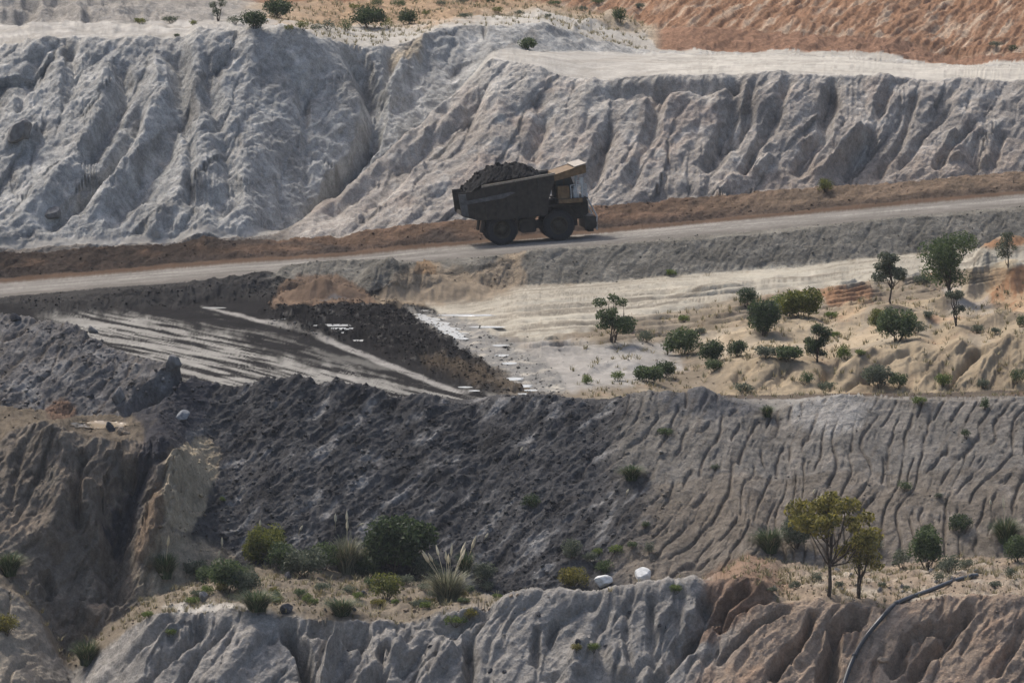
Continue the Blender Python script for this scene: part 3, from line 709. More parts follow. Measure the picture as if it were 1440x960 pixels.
# windrow
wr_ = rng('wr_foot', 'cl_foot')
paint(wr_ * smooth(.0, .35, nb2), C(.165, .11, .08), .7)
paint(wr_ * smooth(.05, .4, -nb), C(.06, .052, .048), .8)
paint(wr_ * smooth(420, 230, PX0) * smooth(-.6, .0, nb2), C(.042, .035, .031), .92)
paint(wr_ * smooth(900, 1150, PX0), C(.20, .155, .115), .6)
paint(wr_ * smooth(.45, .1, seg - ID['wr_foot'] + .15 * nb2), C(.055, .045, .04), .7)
# cliffs
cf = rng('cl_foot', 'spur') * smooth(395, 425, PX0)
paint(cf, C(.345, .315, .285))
paint(cf * smooth(.55, .85, seg - ID['cl_foot'] + .15 * nb2) * smooth(640, 700, PX0) * smooth(920, 840, PX0), C(.43, .41, .38), .8)  # upper spur lightened in place of light on a gentler slope
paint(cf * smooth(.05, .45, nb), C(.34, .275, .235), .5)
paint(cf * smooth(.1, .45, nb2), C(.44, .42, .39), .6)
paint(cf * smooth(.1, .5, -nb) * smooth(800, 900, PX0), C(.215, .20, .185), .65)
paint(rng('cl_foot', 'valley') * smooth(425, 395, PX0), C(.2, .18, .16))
paint(rng('cl_foot', 'lc_crest') * poly_mask([(1060, 240), (1440, 200), (1440, 245), (1060, 290)], 18), C(.31, .24, .19), .4)
lc = rng('valley', 'lc_crest')
paint(lc * smooth(.0, .4, nb2), C(.46, .45, .43), .6)
paint(lc * smooth(.05, .45, -nb), C(.26, .255, .245), .6)
paint(lc * smooth(-.05, -.6, ERO), C(.21, .20, .185), .6)  # darker towards the gully bottoms
paint(cf * smooth(-.05, -.6, ERO), C(.23, .21, .19), .6)  # same darkening in the gullies of the right cliff
paint(lc * poly_mask([(550, 62), (600, 55), (590, 95), (545, 92)], 10), C(.33, .27, .19), .7)
paint(EDGE, C(.40, .385, .36), .7)
tp = rng('spur', 'valley') + rng('lc_crest', 'flat')
paint(tp * smooth(-.1, .3, nb2), C(.33, .31, .28), .7)
paint(tp * smooth(440, 360, PX0), C(.30, .29, .275), .85)
paint(tp * smooth(440, 360, PX0) * smooth(0, .3, nb2), C(.42, .40, .37), .6)
paint(rng('spur', 'valley') * smooth(930, 880, PX0), C(.34, .325, .30), .8)
paint(tp * smooth(920, 1000, PX0) * smooth(.35, -.1, nb2), C(.41, .39, .35), .8)
paint(tp * smooth(-.05, .3, fbm(X0 / 3.5 - S / 9, S / 7, 4, 380)), C(.29, .27, .24), .6)
paint(tp * smooth(.1, .3, fbm(X0 / 9, S / 1.6, 4, 385)), C(.25, .24, .22), .45)
bt = rng('lc_crest', 'red_top') * smooth(340, 460, PX0 + 60 * nb) * smooth(930, 900, PX0)
paint(bt * smooth(44, 30, PY0 + 8 * nb2 + 26 * smooth(560, 800, PX0) * smooth(900, 760, PX0)), C(.33, .235, .155), .9)
paint(rng('flat', 'hill') * smooth(380, 320, PX0 + 40 * nb), C(.30, .285, .265), .9)
paint(rng('flat', 'hill') * smooth(0, .4, nb2) * smooth(380, 320, PX0), C(.26, .25, .235), .7)
rt = rng('red_top', 'hill') * smooth(380, 460, PX0)
sr = fbm((X0 - .32 * S) / .9, S / 9, 3, 400, .6)
paint(rt * smooth(0, .35, sr), C(.43, .34, .26), .8)  # pale flecks imitate sunlit ridges in the colour
paint(rt * smooth(0, .4, -sr), C(.20, .115, .072), .6)
paint(rng('flat', 'red_top') * smooth(915, 935, PX0), C(.235, .14, .095), .95)
paint(sp * poly_mask([(250, 525), (300, 545), (285, 590), (255, 625), (222, 655), (205, 685), (190, 730), (172, 760), (152, 750), (160, 705), (185, 660), (205, 625), (200, 600), (180, 590)], 12), C(.055, .055, .062), .93)
paint(sp * poly_mask([(225, 680), (205, 720), (185, 770), (190, 800), (215, 790), (235, 740)], 12), C(.20, .145, .10), .7)
paint(sp * poly_mask([(235, 650), (262, 628), (285, 615), (310, 640), (295, 700), (270, 750), (240, 756), (225, 720)], 8), C(.34, .29, .215), .95)
paint(rng('sp_foot', 'crest') * (1 - coalm) * smooth(.05, .35, fbm((X0 - .35 * S) / .5, S / 4.5, 4, 240, .6)), C(.115, .10, .085), .5)
sc_ = np.exp(.18 * nf * res + .16 * nb2 + .1 * nb)[..., None]
A = np.clip(A * sc_ * np.array([1.01, 1.0, .975]), .008, .85)

# ------------------------------------------------------------------ materials
def mat_new(name):
    m = bpy.data.materials.new(name)
    m.use_nodes = True
    return m, m.node_tree, m.node_tree.nodes['Principled BSDF']

def earth_material(name, bump=.5, scale=1.0, amt=1.0):
    m, nt, bs = mat_new(name)
    N, L = nt.nodes, nt.links
    at = N.new('ShaderNodeVertexColor'); at.layer_name = 'Col'
    tc = N.new('ShaderNodeTexCoord')
    def noise(sc, det, rough=.6):
        n = N.new('ShaderNodeTexNoise'); n.inputs['Scale'].default_value = sc; n.inputs['Detail'].default_value = det
        n.inputs['Roughness'].default_value = rough
        L.new(tc.outputs['Object'], n.inputs['Vector']); return n
    n1 = noise(2.2 * scale, 6); n2 = noise(9.0 * scale, 5, .7); n3 = noise(.35 * scale, 4)
    r1 = N.new('ShaderNodeMapRange'); r1.inputs[1].default_value = .25; r1.inputs[2].default_value = .75; r1.inputs[3].default_value = 1 - .32 * amt; r1.inputs[4].default_value = 1 + .3 * amt
    L.new(n1.outputs[0], r1.inputs[0])
    r2 = N.new('ShaderNodeMapRange'); r2.inputs[1].default_value = .25; r2.inputs[2].default_value = .75; r2.inputs[3].default_value = 1 - .35 * amt; r2.inputs[4].default_value = 1 + .35 * amt
    L.new(n2.outputs[0], r2.inputs[0])
    r3 = N.new('ShaderNodeMapRange'); r3.inputs[1].default_value = .3; r3.inputs[2].default_value = .7; r3.inputs[3].default_value = .85; r3.inputs[4].default_value = 1.15
    L.new(n3.outputs[0], r3.inputs[0])
    m1 = N.new('ShaderNodeMath'); m1.operation = 'MULTIPLY'; L.new(r1.outputs[0], m1.inputs[0]); L.new(r2.outputs[0], m1.inputs[1])
    m2 = N.new('ShaderNodeMath'); m2.operation = 'MULTIPLY'; L.new(m1.outputs[0], m2.inputs[0]); L.new(r3.outputs[0], m2.inputs[1])
    vm = N.new('ShaderNodeVectorMath'); vm.operation = 'SCALE'; L.new(at.outputs[0], vm.inputs[0]); L.new(m2.outputs[0], vm.inputs['Scale'])
    L.new(vm.outputs[0], bs.inputs['Base Color'])
    rr = N.new('ShaderNodeMapRange'); rr.inputs[3].default_value = .95; rr.inputs[4].default_value = .42
    L.new(at.outputs[1], rr.inputs[0]); L.new(rr.outputs[0], bs.inputs['Roughness'])
    ml_ = N.new('ShaderNodeMath'); ml_.operation = 'MULTIPLY'; ml_.inputs[1].default_value = .4; L.new(at.outputs[1], ml_.inputs[0]); L.new(ml_.outputs[0], bs.inputs['Specular IOR Level'])
    ad = N.new('ShaderNodeMath'); ad.operation = 'ADD'
    L.new(n1.outputs[0], ad.inputs[0])
    s2 = N.new('ShaderNodeMath'); s2.operation = 'MULTIPLY'; s2.inputs[1].default_value = .4
    L.new(n2.outputs[0], s2.inputs[0]); L.new(s2.outputs[0], ad.inputs[1])
    bp = N.new('ShaderNodeBump'); bp.inputs['Strength'].default_value = bump; bp.inputs['Distance'].default_value = .35
    L.new(ad.outputs[0], bp.inputs['Height']); L.new(bp.outputs[0], bs.inputs['Normal'])
    return m
M_EARTH = earth_material('weathered_earth', .75)
M_ROAD = earth_material('packed_road', .04, 1.0, .35)
M_LEDGE = earth_material('ledge_earth', .35, 1.0, .7)
M_FLOOR = earth_material('pit_floor_earth', .10, 1.0, .45)

GROUPS = [('foreground_hillside', ['pit', 'fg_foot'], M_EARTH), ('ledge_ground', ['fg_crest'], M_LEDGE), ('spoil_bank', ['sp_foot', 'lbrink', 'lfoot', 'crest'], M_EARTH),
          ('pit_floor', ['behind', 'mound_foot', 'mound_top', 'scrub'], M_FLOOR), ('road_embankment', ['berm_foot', 'berm_top'], M_EARTH), ('haul_road', ['road_near', 'road_far'], M_ROAD),
          ('roadside_windrow', ['wr_foot', 'wr_top'], M_EARTH), ('eroded_cliff', ['cl_foot'], M_EARTH), ('cliff_top', ['spur', 'lc_crest'], M_FLOOR), ('gullied_cliff', ['valley'], M_EARTH),
          ('upper_hillside', ['flat', 'red_top', 'hill', 'far_ridge'], M_EARTH)]
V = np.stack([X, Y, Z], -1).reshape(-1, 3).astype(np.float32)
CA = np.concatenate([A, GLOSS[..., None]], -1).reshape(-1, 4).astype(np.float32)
r_, c_ = np.meshgrid(np.arange(NR - 1), np.arange(NC - 1), indexing='ij')
i00 = r_ * NC + c_
QUADS = np.stack([i00, i00 + 1, i00 + NC + 1, i00 + NC], -1)
fseg = np.floor(np.clip(.25 * (seg[:-1, :-1] + seg[1:, :-1] + seg[:-1, 1:] + seg[1:, 1:]), 0, NB - 1.001)).astype(int)

def grid_mesh(name, verts, quads, colour, mat):
    me = bpy.data.meshes.new(name)
    me.vertices.add(len(verts)); me.vertices.foreach_set('co', verts.ravel())
    me.loops.add(quads.size); me.loops.foreach_set('vertex_index', quads.ravel().astype(np.int32))
    me.polygons.add(len(quads)); me.polygons.foreach_set('loop_start', np.arange(0, quads.size, 4, dtype=np.int32))
    me.polygons.foreach_set('use_smooth', np.ones(len(quads), bool))
    at = me.color_attributes.new('Col', 'FLOAT_COLOR', 'POINT')
    at.data.foreach_set('color', colour.ravel())
    me.update(calc_edges=True)
    me.materials.append(mat)
    return me
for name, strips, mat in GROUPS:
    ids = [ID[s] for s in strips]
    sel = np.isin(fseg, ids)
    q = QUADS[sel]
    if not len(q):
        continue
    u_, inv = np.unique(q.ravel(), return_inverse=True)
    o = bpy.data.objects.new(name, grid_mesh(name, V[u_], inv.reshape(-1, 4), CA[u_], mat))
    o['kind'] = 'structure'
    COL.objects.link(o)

def ground(px, py):
    """point of the terrain seen at photo pixel (px,py): the nearest one along that ray"""
    c = int(np.argmin(np.abs(U - px)))
    col = PY[:, c]
    k = np.nonzero((col[:-1] > py) & (col[1:] <= py))[0]
    if not len(k):
        k = [int(np.argmin(np.abs(col - py)))]
    k = int(k[0])
    t = float(np.clip((col[k] - py) / (col[k] - col[min(k + 1, NR - 1)] + 1e-9), 0, 1))
    k2 = min(k + 1, NR - 1)
    return Vector([float(a_[k, c] * (1 - t) + a_[k2, c] * t) for a_ in (X, Y, Z)])

def ppm(v):
    """metres per photo pixel at point v"""
    return v.y / F_PX
# ------------------------------------------------------------------ mesh helpers
def simple_mat(name, col, rough=.6, metal=0.0, spec=.4, var=.25, scale=6.0, bump=0.0):
    m, nt, bs = mat_new(name)
    N, L = nt.nodes, nt.links
    tc = N.new('ShaderNodeTexCoord')
    n = N.new('ShaderNodeTexNoise'); n.inputs['Scale'].default_value = scale; n.inputs['Detail'].default_value = 5
    L.new(tc.outputs['Object'], n.inputs['Vector'])
    r = N.new('ShaderNodeMapRange'); r.inputs[1].default_value = .3; r.inputs[2].default_value = .7
    r.inputs[3].default_value = 1 - var; r.inputs[4].default_value = 1 + var
    L.new(n.outputs[0], r.inputs[0])
    v = N.new('ShaderNodeVectorMath'); v.operation = 'SCALE'; v.inputs[0].default_value = col
    L.new(r.outputs[0], v.inputs['Scale']); L.new(v.outputs[0], bs.inputs['Base Color'])
    bs.inputs['Roughness'].default_value = rough
    bs.inputs['Metallic'].default_value = metal
    bs.inputs['Specular IOR Level'].default_value = spec
    if bump:
        b = N.new('ShaderNodeBump'); b.inputs['Strength'].default_value = bump; b.inputs['Distance'].default_value = .1
        L.new(n.outputs[0], b.inputs['Height']); L.new(b.outputs[0], bs.inputs['Normal'])
    return m

def mk(name, verts, faces, mat, parent=None, smooth_=False):
    me = bpy.data.meshes.new(name)
    me.from_pydata([tuple(v) for v in verts], [], faces)
    me.update()
    if smooth_:
        me.polygons.foreach_set('use_smooth', [True] * len(me.polygons))
    me.materials.append(mat)
    o = bpy.data.objects.new(name, me)
    COL.objects.link(o)
    if parent:
        o.parent = parent
    return o

def empty(name, loc=(0, 0, 0), rz=0.0):
    o = bpy.data.objects.new(name, None)
    o.empty_display_size = .3
    COL.objects.link(o)
    o.location = loc
    o.rotation_euler = (0, 0, rz)
    return o

def tag(o, label, cat, group=None):
    o['label'] = label
    o['category'] = cat
    if group:
        o['group'] = group
    return o

class MB:
    def __init__(self):
        self.v = []; self.f = []
    def add(self, v, f):
        k = len(self.v)
        self.v += [tuple(p) for p in v]
        self.f += [tuple(i + k for i in q) for q in f]
        return self
    def box(self, x0, x1, y0, y1, z0, z1):
        v = [(x0, y0, z0), (x1, y0, z0), (x1, y1, z0), (x0, y1, z0), (x0, y0, z1), (x1, y0, z1), (x1, y1, z1), (x0, y1, z1)]
        return self.add(v, [(3, 2, 1, 0), (4, 5, 6, 7), (0, 1, 5, 4), (1, 2, 6, 5), (2, 3, 7, 6), (3, 0, 4, 7)])
    def prism(self, prof, y0, y1):
        """side profile of (x,z) points extruded from y0 to y1"""
        n = len(prof)
        v = [(x, y0, z) for x, z in prof] + [(x, y1, z) for x, z in prof]
        f = [tuple(range(n)), tuple(range(2 * n - 1, n - 1, -1))]
        f += [(i, n + i, n + (i + 1) % n, (i + 1) % n) for i in range(n)]
        return self.add(v, f)
    def tube(self, pts, r, n=8):
        pts = [Vector(p) for p in pts]
        rs = r if isinstance(r, (list, tuple)) else [r] * len(pts)
        v = []; f = []
        for i, p in enumerate(pts):
            a = pts[max(i - 1, 0)]; b = pts[min(i + 1, len(pts) - 1)]
            d = (b - a).normalized()
            s = d.cross(Vector((0, 0, 1)))
            if s.length < 1e-3:
                s = d.cross(Vector((0, 1, 0)))
            s.normalize(); t = s.cross(d)
            for k in range(n):
                an = 2 * math.pi * k / n
                v.append(p + (s * math.cos(an) + t * math.sin(an)) * rs[i])
        for i in range(len(pts) - 1):
            for k in range(n):
                f.append((i * n + k, i * n + (k + 1) % n, (i + 1) * n + (k + 1) % n, (i + 1) * n + k))
        f.append(tuple(range(n - 1, -1, -1))); f.append(tuple(range((len(pts) - 1) * n, len(pts) * n)))
        return self.add(v, f)
    def lathe(self, prof, y_axis_centre, n=28):
        """profile of (radius, y) turned about the y axis through (x,z)"""
        cx, cz = y_axis_centre
        m = len(prof); v = []; f = []
        for k in range(n):
            a = 2 * math.pi * k / n
            for r, y in prof:
                v.append((cx + r * math.cos(a), y, cz + r * math.sin(a)))
        for k in range(n):
            for i in range(m - 1):
                f.append((k * m + i, ((k + 1) % n) * m + i, ((k + 1) % n) * m + i + 1, k * m + i + 1))
        return self.add(v, f)
    def build(self, name, mat, parent=None, smooth_=False):
        return mk(name, self.v, self.f, mat, parent, smooth_)

# ------------------------------------------------------------------ haul truck (x forward, y to its left, z up)
def make_truck():
    DK = simple_mat('grimy_dark_paint', (.045, .038, .03), .75, 0, .25, .4, 3, .2)
    YL = simple_mat('dusty_yellow_paint', (.155, .10, .05), .75, 0, .3, .35, 4, .1)
    TY = simple_mat('dusty_tyre_rubber', (.030, .030, .031), .85, 0, .2, .3, 9, .3)
    RM = simple_mat('dirty_rim', (.055, .045, .03), .7, .2, .3, .4, 5)
    ST = simple_mat('worn_steel_and_highlight', (.26, .225, .18), .5, .3, .4, .3, 5)
    GL = simple_mat('cab_glass', (.05, .06, .065), .12, 0, .6, .1, 2)
    LT = simple_mat('lamp_glass', (.75, .76, .75), .25, 0, .5, .05, 2)
    PL = simple_mat('light_grey_railing', (.5, .52, .52), .5, 0, .4, .2, 5)
    TP = simple_mat('worn_tail_and_highlight', (.085, .085, .085), .6, 0, .3, .4, 4)
    t = empty('haul_truck')
    R = 1.12
    def wheel(x, yo, yi, dual):
        w = empty('wheel'); w.parent = t; w.location = (x, 0, R)
        sgn = 1 if yo > yi else -1
        ys = [(yo, yo - sgn * .64)] + ([(yo - sgn * .74, yo - sgn * 1.38)] if dual else [])
        ty = MB()
        for a, b in ys:
            ty.lathe([(.62, a - sgn * .02), (.70, a), (.92, a + sgn * .03), (1.05, a - sgn * .02), (R, a - sgn * .10), (R, b + sgn * .10), (1.05, b + sgn * .02), (.92, b), (.62, b + sgn * .02)], (0, 0), 36)
            for k in range(36):                                # lugs of the tread
                an = 2 * math.pi * k / 36
                c_, s_ = math.cos(an), math.sin(an)
                def P(r, q, y):
                    return (r * math.cos(an + q), y, r * math.sin(an + q))
                ya, yb = a - sgn * .06, b + sgn * .06
                m_ = .5 * (ya + yb)
                for y0, y1, q0 in ((ya, m_ - .02 * sgn, 0), (m_ + .02 * sgn, yb, .09)):
                    v = [P(R - .01, q0 - .045, y0), P(R - .01, q0 + .045, y0), P(R - .01, q0 + .045, y1), P(R - .01, q0 - .045, y1)]
                    v += [P(R + .035, q0 - .035, y0), P(R + .035, q0 + .035, y0), P(R + .035, q0 + .035, y1), P(R + .035, q0 - .035, y1)]
                    ty.add(v, [(4, 5, 6, 7), (0, 1, 5, 4), (1, 2, 6, 5), (2, 3, 7, 6), (3, 0, 4, 7)])
        ty.build('tyre', TY, w, False)
        rm = MB()
        a = ys[0][0]
        rm.lathe([(.66, a - sgn * .02), (.63, a + sgn * .02), (.58, a - sgn * .04), (.50, a - sgn * .22), (.34, a - sgn * .24), (.30, a - sgn * .06), (.26, a), (.0, a + sgn * .01)], (0, 0), 24)
        for k in range(10):
            an = 2 * math.pi * k / 10
            rm.box(.43 * math.cos(an) - .03, .43 * math.cos(an) + .03, min(a - sgn * .23, a - sgn * .17), max(a - sgn * .23, a - sgn * .17), .43 * math.sin(an) - .03, .43 * math.sin(an) + .03)
        rm.build('rim', RM, w, True)
    FX, RX = 2.1, -2.1
    wheel(FX, -2.0, -1.3, False); wheel(FX, 2.0, 1.3, False)
    wheel(RX, -2.08, -.6, True); wheel(RX, 2.08, .6, True)
    # chassis
    c = MB()
    for y in (-.75, .45):
        c.prism([(-3.0, 1.15), (-1.2, 1.15), (-.8, .95), (3.6, .95), (3.6, 1.45), (-.8, 1.5), (-3.0, 1.7)], y, y + .3)
    c.box(-2.5, -1.7, -.7, .7, .75, 1.5).box(1.9, 2.3, -1.3, 1.3, .9, 1.3)
    c.tube([(RX, -.7, R), (RX, .7, R)], .42, 14)
    c.tube([(FX, -1.4, R), (FX, 1.4, R)], .2, 10)
    c.build('chassis', DK, t)
    # fuel and hydraulic tanks slung between the wheels
    for s in (-1, 1):
        f = MB()
        y0, y1 = sorted((s * .85, s * 1.75))
        f.prism([(-.75, .85), (-.60, .75), (.30, .75), (.45, .85), (.45, 1.65), (.30, 1.75), (-.60, 1.75), (-.75, 1.65)], y0, y1)
        f.build('fuel_tank', DK, t)
    # tray with sloped tail, rails, ribs
    tr = MB()
    side = [(-4.95, 2.30), (-5.05, 2.45), (-5.15, 4.02), (-3.6, 4.08), (-3.4, 4.32), (2.0, 4.88), (2.0, 4.6), (1.45, 3.2), (1.25, 1.95), (-1.6, 1.85), (-3.9, 1.95)]
    for y0, y1 in ((-2.42, -2.30), (2.30, 2.42)):
        tr.prism(side, y0, y1)
    tr.prism([(-4.95, 2.32), (-3.9, 1.97), (-1.6, 1.87), (1.25, 1.97), (1.25, 2.2), (-1.6, 2.1), (-3.9, 2.2), (-4.9, 2.6)], -2.3, 2.3)
    tr.prism([(1.25, 1.97), (1.45, 3.2), (2.0, 4.6), (1.85, 4.62), (1.3, 3.25), (1.1, 2.0)], -2.3, 2.3)
    tray = tr.build('tray', DK, t)
    can = MB()
    can.prism([(1.98, 4.60), (2.0, 4.88), (3.75, 5.30), (4.25, 5.42), (4.25, 5.30), (3.75, 5.12)], -2.42, 2.42)
    can.prism([(1.9, 4.86), (3.2, 5.2), (4.28, 5.46), (4.28, 4.85), (3.1, 4.62), (1.95, 4.40)], -2.46, -2.36)
    can.prism([(1.9, 4.86), (3.2, 5.2), (4.28, 5.46), (4.28, 4.85), (3.1, 4.62), (1.95, 4.40)], 2.36, 2.46)
    cn = can.build('canopy', YL, t)
    tip = MB().prism([(3.45, 5.30), (4.32, 5.50), (4.32, 5.56), (3.45, 5.36)], -2.47, 2.47).build('canopy_lip', ST, cn)
    for s in (-1, 1):
        y0, y1 = sorted((s * 2.38, s * 2.56))
        MB().prism([(-3.42, 4.30), (2.0, 4.86), (2.0, 5.02), (-3.42, 4.46)], y0, y1).build('top_rail', ST, tray)  # paler than the tray: highlight along the rail put into its colour
        y0, y1 = sorted((s * 2.41, s * 2.62))
        MB().prism([(-5.00, 2.36), (-5.16, 3.90), (-4.62, 3.92), (-4.50, 2.25)], y0, y1).build('tail_post', TP, tray)
        y0, y1 = sorted((s * 2.41, s * 2.60))
        MB().prism([(-4.6, 3.15), (-1.9, 3.42), (-1.0, 3.78), (-1.3, 3.84), (-2.6, 3.66), (-4.6, 3.4)], y0, y1).build('side_ledge', TP, tray)  # lighter tone stands in for the highlight on the ledge
        for k in range(7):
            x = -3.9 + k * .78
            y0, y1 = sorted((s * 2.41, s * 2.53))
            zt = 4.25 + .103 * (x + 3.4) if x > -3.4 else 3.98
            MB().prism([(x - .09, 2.0), (x + .09, 2.0), (x + .09, zt), (x - .09, zt)], y0, y1).build('rib', DK, tray)
    # engine bonnet, deck, cab, rails, bumper
    en = MB()
    en.prism([(1.5, 1.45), (3.95, 1.45), (4.35, 1.75), (4.40, 2.75), (4.1, 2.95), (1.5, 2.95)], -.95, .95)
    en.build('engine_bonnet', DK, t)
    gr = empty('grille'); gr.parent = t; gr.location = (0, 0, 0)
    MB().box(4.41, 4.44, -.8, .8, 1.75, 2.7).build('radiator', DK, gr)
    for k in range(6):
        MB().box(4.44, 4.48, -.8, .8, 1.8 + k * .16, 1.86 + k * .16).build('grille_bar', ST, gr)
    dk = MB()
    dk.box(2.0, 4.30, -2.3, 2.3, 2.95, 3.05)
    dk.box(2.05, 4.2, -2.28, -.98, 2.75, 2.947); dk.box(2.05, 4.2, .98, 2.28, 2.75, 2.947)
    dk.build('deck', DK, t)
    for s in (-1, 1):                                         # front mudguards
        y0, y1 = sorted((s * 1.25, s * 2.25))
        MB().prism([(.75, 2.0), (.9, 2.35), (1.4, 2.62), (2.6, 2.66), (3.2, 2.45), (3.45, 2.1), (3.38, 2.05), (3.15, 2.35), (2.6, 2.56), (1.4, 2.52), (.98, 2.28), (.83, 2.0)], y0, y1).build('mudguard', DK, t)
        MB().box(2.15, 3.9, *sorted((s * 2.305, s * 2.36)), 2.72, 3.02).build('deck_skirt', YL, t)
    cb = MB()
    cb.prism([(2.15, 3.05), (3.55, 3.05), (3.75, 3.45), (3.45, 4.45), (2.25, 4.5), (2.15, 4.3)], .35, 1.95)
    cab = cb.build('cab', DK, t)
    MB().prism([(2.12, 4.5), (3.6, 4.46), (3.62, 4.53), (2.12, 4.58)], .28, 2.02).build('cab_roof', DK, cab)
    for y0, y1 in ((.33, .347), (1.953, 1.97)):
        MB().prism([(2.3, 3.5), (2.85, 3.5), (2.85, 4.35), (2.3, 4.38)], y0, y1).build('side_window', GL, cab)
        MB().prism([(2.95, 3.5), (3.62, 3.52), (3.40, 4.33), (2.95, 4.35)], y0, y1).build('side_window', GL, cab)
    ws = MB()
    ws.add([(3.725, .45, 3.56), (3.725, 1.85, 3.56), (3.49, 1.85, 4.36), (3.49, .45, 4.36)], [(0, 1, 2, 3)])
    ws.build('windscreen', GL, cab)
    # air cleaners and cabinet on the right-hand deck
    MB().box(2.15, 3.0, -2.1, -.9, 3.05, 3.95).build('equipment_cabinet', YL, t)
    for y in (-1.75, -1.25):
        m = MB(); m.tube([(3.45, y, 3.05), (3.45, y, 3.7)], .19, 12); m.tube([(3.45, y, 3.7), (3.45, y, 3.85)], .09, 8)
        m.build('air_cleaner', PL, t)
    m = MB(); m.tube([(3.95, -2.0, 3.05), (3.95, -2.0, 4.25)], .07, 8); m.box(3.82, 4.08, -2.12, -1.88, 4.1, 4.5); m.build('mirror', PL, t)
    m = MB(); m.tube([(3.95, 2.0, 3.05), (3.95, 2.0, 4.25)], .07, 8); m.box(3.82, 4.08, 1.88, 2.12, 4.1, 4.5); m.build('mirror', PL, t)
    rl = MB()
    for zz in (3.55, 4.0):
        rl.tube([(3.1, -2.25, zz), (4.25, -2.25, zz), (4.25, 2.25, zz), (3.3, 2.25, zz)], .03, 6)
    for x, y in ((3.1, -2.25), (3.65, -2.25), (4.25, -2.25), (4.25, -1.5), (4.25, -.75), (4.25, 0), (4.25, .75), (4.25, 1.5), (4.25, 2.25), (3.3, 2.25)):
        rl.tube([(x, y, 3.05), (x, y, 4.0)], .03, 6)
    rl.build('handrail', PL, t)
    bp = MB(); bp.prism([(4.0, .75), (4.75, .75), (4.85, .9), (4.85, 1.55), (4.75, 1.65), (4.0, 1.65)], -2.1, 2.1); bp.box(4.3, 4.7, -1.2, 1.2, .45, .75)
    bp.build('bumper', DK, t)
    for y in (-1.85, -1.55, 1.55, 1.85):
        MB().box(4.855, 4.91, y - .12, y + .12, 1.2, 1.45).build('headlight', LT, t)
    for y in (-1.7, -1.4, 1.4, 1.7):
        MB().box(4.30, 4.38, y - .11, y + .11, 3.1, 3.3).build('work_light', LT, t)
    for s in (-1, 1):
        ld = MB()
        ya, yb = s * 1.35, s * 1.85
        for y in (ya, yb):
            ld.tube([(4.9, y, .6), (4.95, y, 1.6), (4.32, y, 3.0)], .035, 6)
        for k in range(8):
            q = k / 7
            p = Vector((4.9, 0, .6)).lerp(Vector((4.95, 0, 1.6)), q / .45) if q < .45 else Vector((4.95, 0, 1.6)).lerp(Vector((4.32, 0, 3.0)), (q - .45) / .55)
            ld.tube([(p.x, ya, p.z), (p.x, yb, p.z)], .025, 6)
        ld.build('ladder', PL, t)
    for s in (-1, 1):
        m = MB(); m.tube([(-.2, s * .95, 1.1), (.55, s * .95, 2.0)], .17, 10); m.tube([(.55, s * .95, 2.0), (.9, s * .95, 2.4)], .11, 10); m.build('hoist_ram', ST, t)
        m = MB(); m.tube([(FX - .2, s * 1.1, 1.2), (FX - .3, s * 1.1, 2.6)], .16, 10); m.build('suspension_strut', DK, t)
        MB().prism([(-1.05, .75), (-.92, .75), (-.92, 1.9), (-1.05, 1.9)], *sorted((s * .9, s * 2.0))).build('mud_flap', DK, t)
        MB().prism([(-3.62, 1.0), (-3.5, 1.0), (-3.3, 1.95), (-3.42, 1.95)], *sorted((s * .7, s * 1.9))).build('rock_ejector', DK, t)
    for y in (-1.4, 1.4):
        MB().box(-3.12, -3.05, y - .12, y + .12, 1.35, 1.55).build('tail_light', simple_mat('red_lens', (.35, .03, .02), .3), t)
    return t

truck = make_truck()
tag(truck, 'large dark mining dump truck climbing the haul road, heaped with black coal', 'truck')
wr_pt = ground(707, 345.0); wf_pt = ground(788, 338.0)
road_dir = (wf_pt - wr_pt)
TR_YAW = math.atan2(road_dir.y, road_dir.x)
TR_YAW = math.radians(6.0)
pitch = -math.atan2(road_dir.z, math.hypot(road_dir.x, road_dir.y))
TRM = Matrix.Translation(wr_pt.lerp(wf_pt, .5)) @ Matrix.Rotation(TR_YAW, 4, 'Z') @ Matrix.Rotation(pitch, 4, 'Y') @ Matrix.Translation((0, 2.0, .0))
truck.matrix_world = TRM

# coal heaped in the tray
def make_load():
    n = 46; m = 24
    v = []; f = []
    for i in range(n + 1):
        for j in range(m + 1):
            x = -4.6 + 6.5 * i / n; y = -2.28 + 4.56 * j / m
            u = (x + 1.5) / 3.35
            w = y / 2.28
            top = 4.25 + .10 * (x + 2)
            h = 3.7 + (1 - min(1, abs(u)) ** 2.6) * 1.95 * (1 - .5 * abs(w) ** 2) + .25 * smooth(-1, 1, u)
            h += .10 * float(perlin(np.array([x * 1.6]), np.array([y * 1.6]), 5)[0]) + .16 * float(perlin(np.array([x * 4]), np.array([y * 4]), 6)[0])
            v.append((x, y, h))
    for i in range(n):
        for j in range(m):
            a = i * (m + 1) + j
            f.append((a, a + m + 1, a + m + 2, a + 1))
    return v, f
M_COAL = simple_mat('raw_coal', (.013, .0125, .013), .85, 0, .08, .6, 5, .5)
lv, lf = make_load()
random.seed(3)
load = mk('coal_heap', lv, lf, M_COAL)
tag(load, 'heap of broken black coal filling the dump truck tray', 'coal')
load.matrix_world = TRM
def lump_mesh(name, mat, seed, n=10):
    rs = np.random.RandomState(seed)
    bm = bmesh.new()
    bmesh.ops.create_icosphere(bm, subdivisions=1, radius=1.0)
    for q in bm.verts:
        q.co *= .75 + .5 * rs.rand()
        q.co.z *= .75
    me = bpy.data.meshes.new(name); bm.to_mesh(me); bm.free()
    me.materials.append(mat)
    return me
LM = [lump_mesh('coal_lump', M_COAL, k) for k in range(3)]
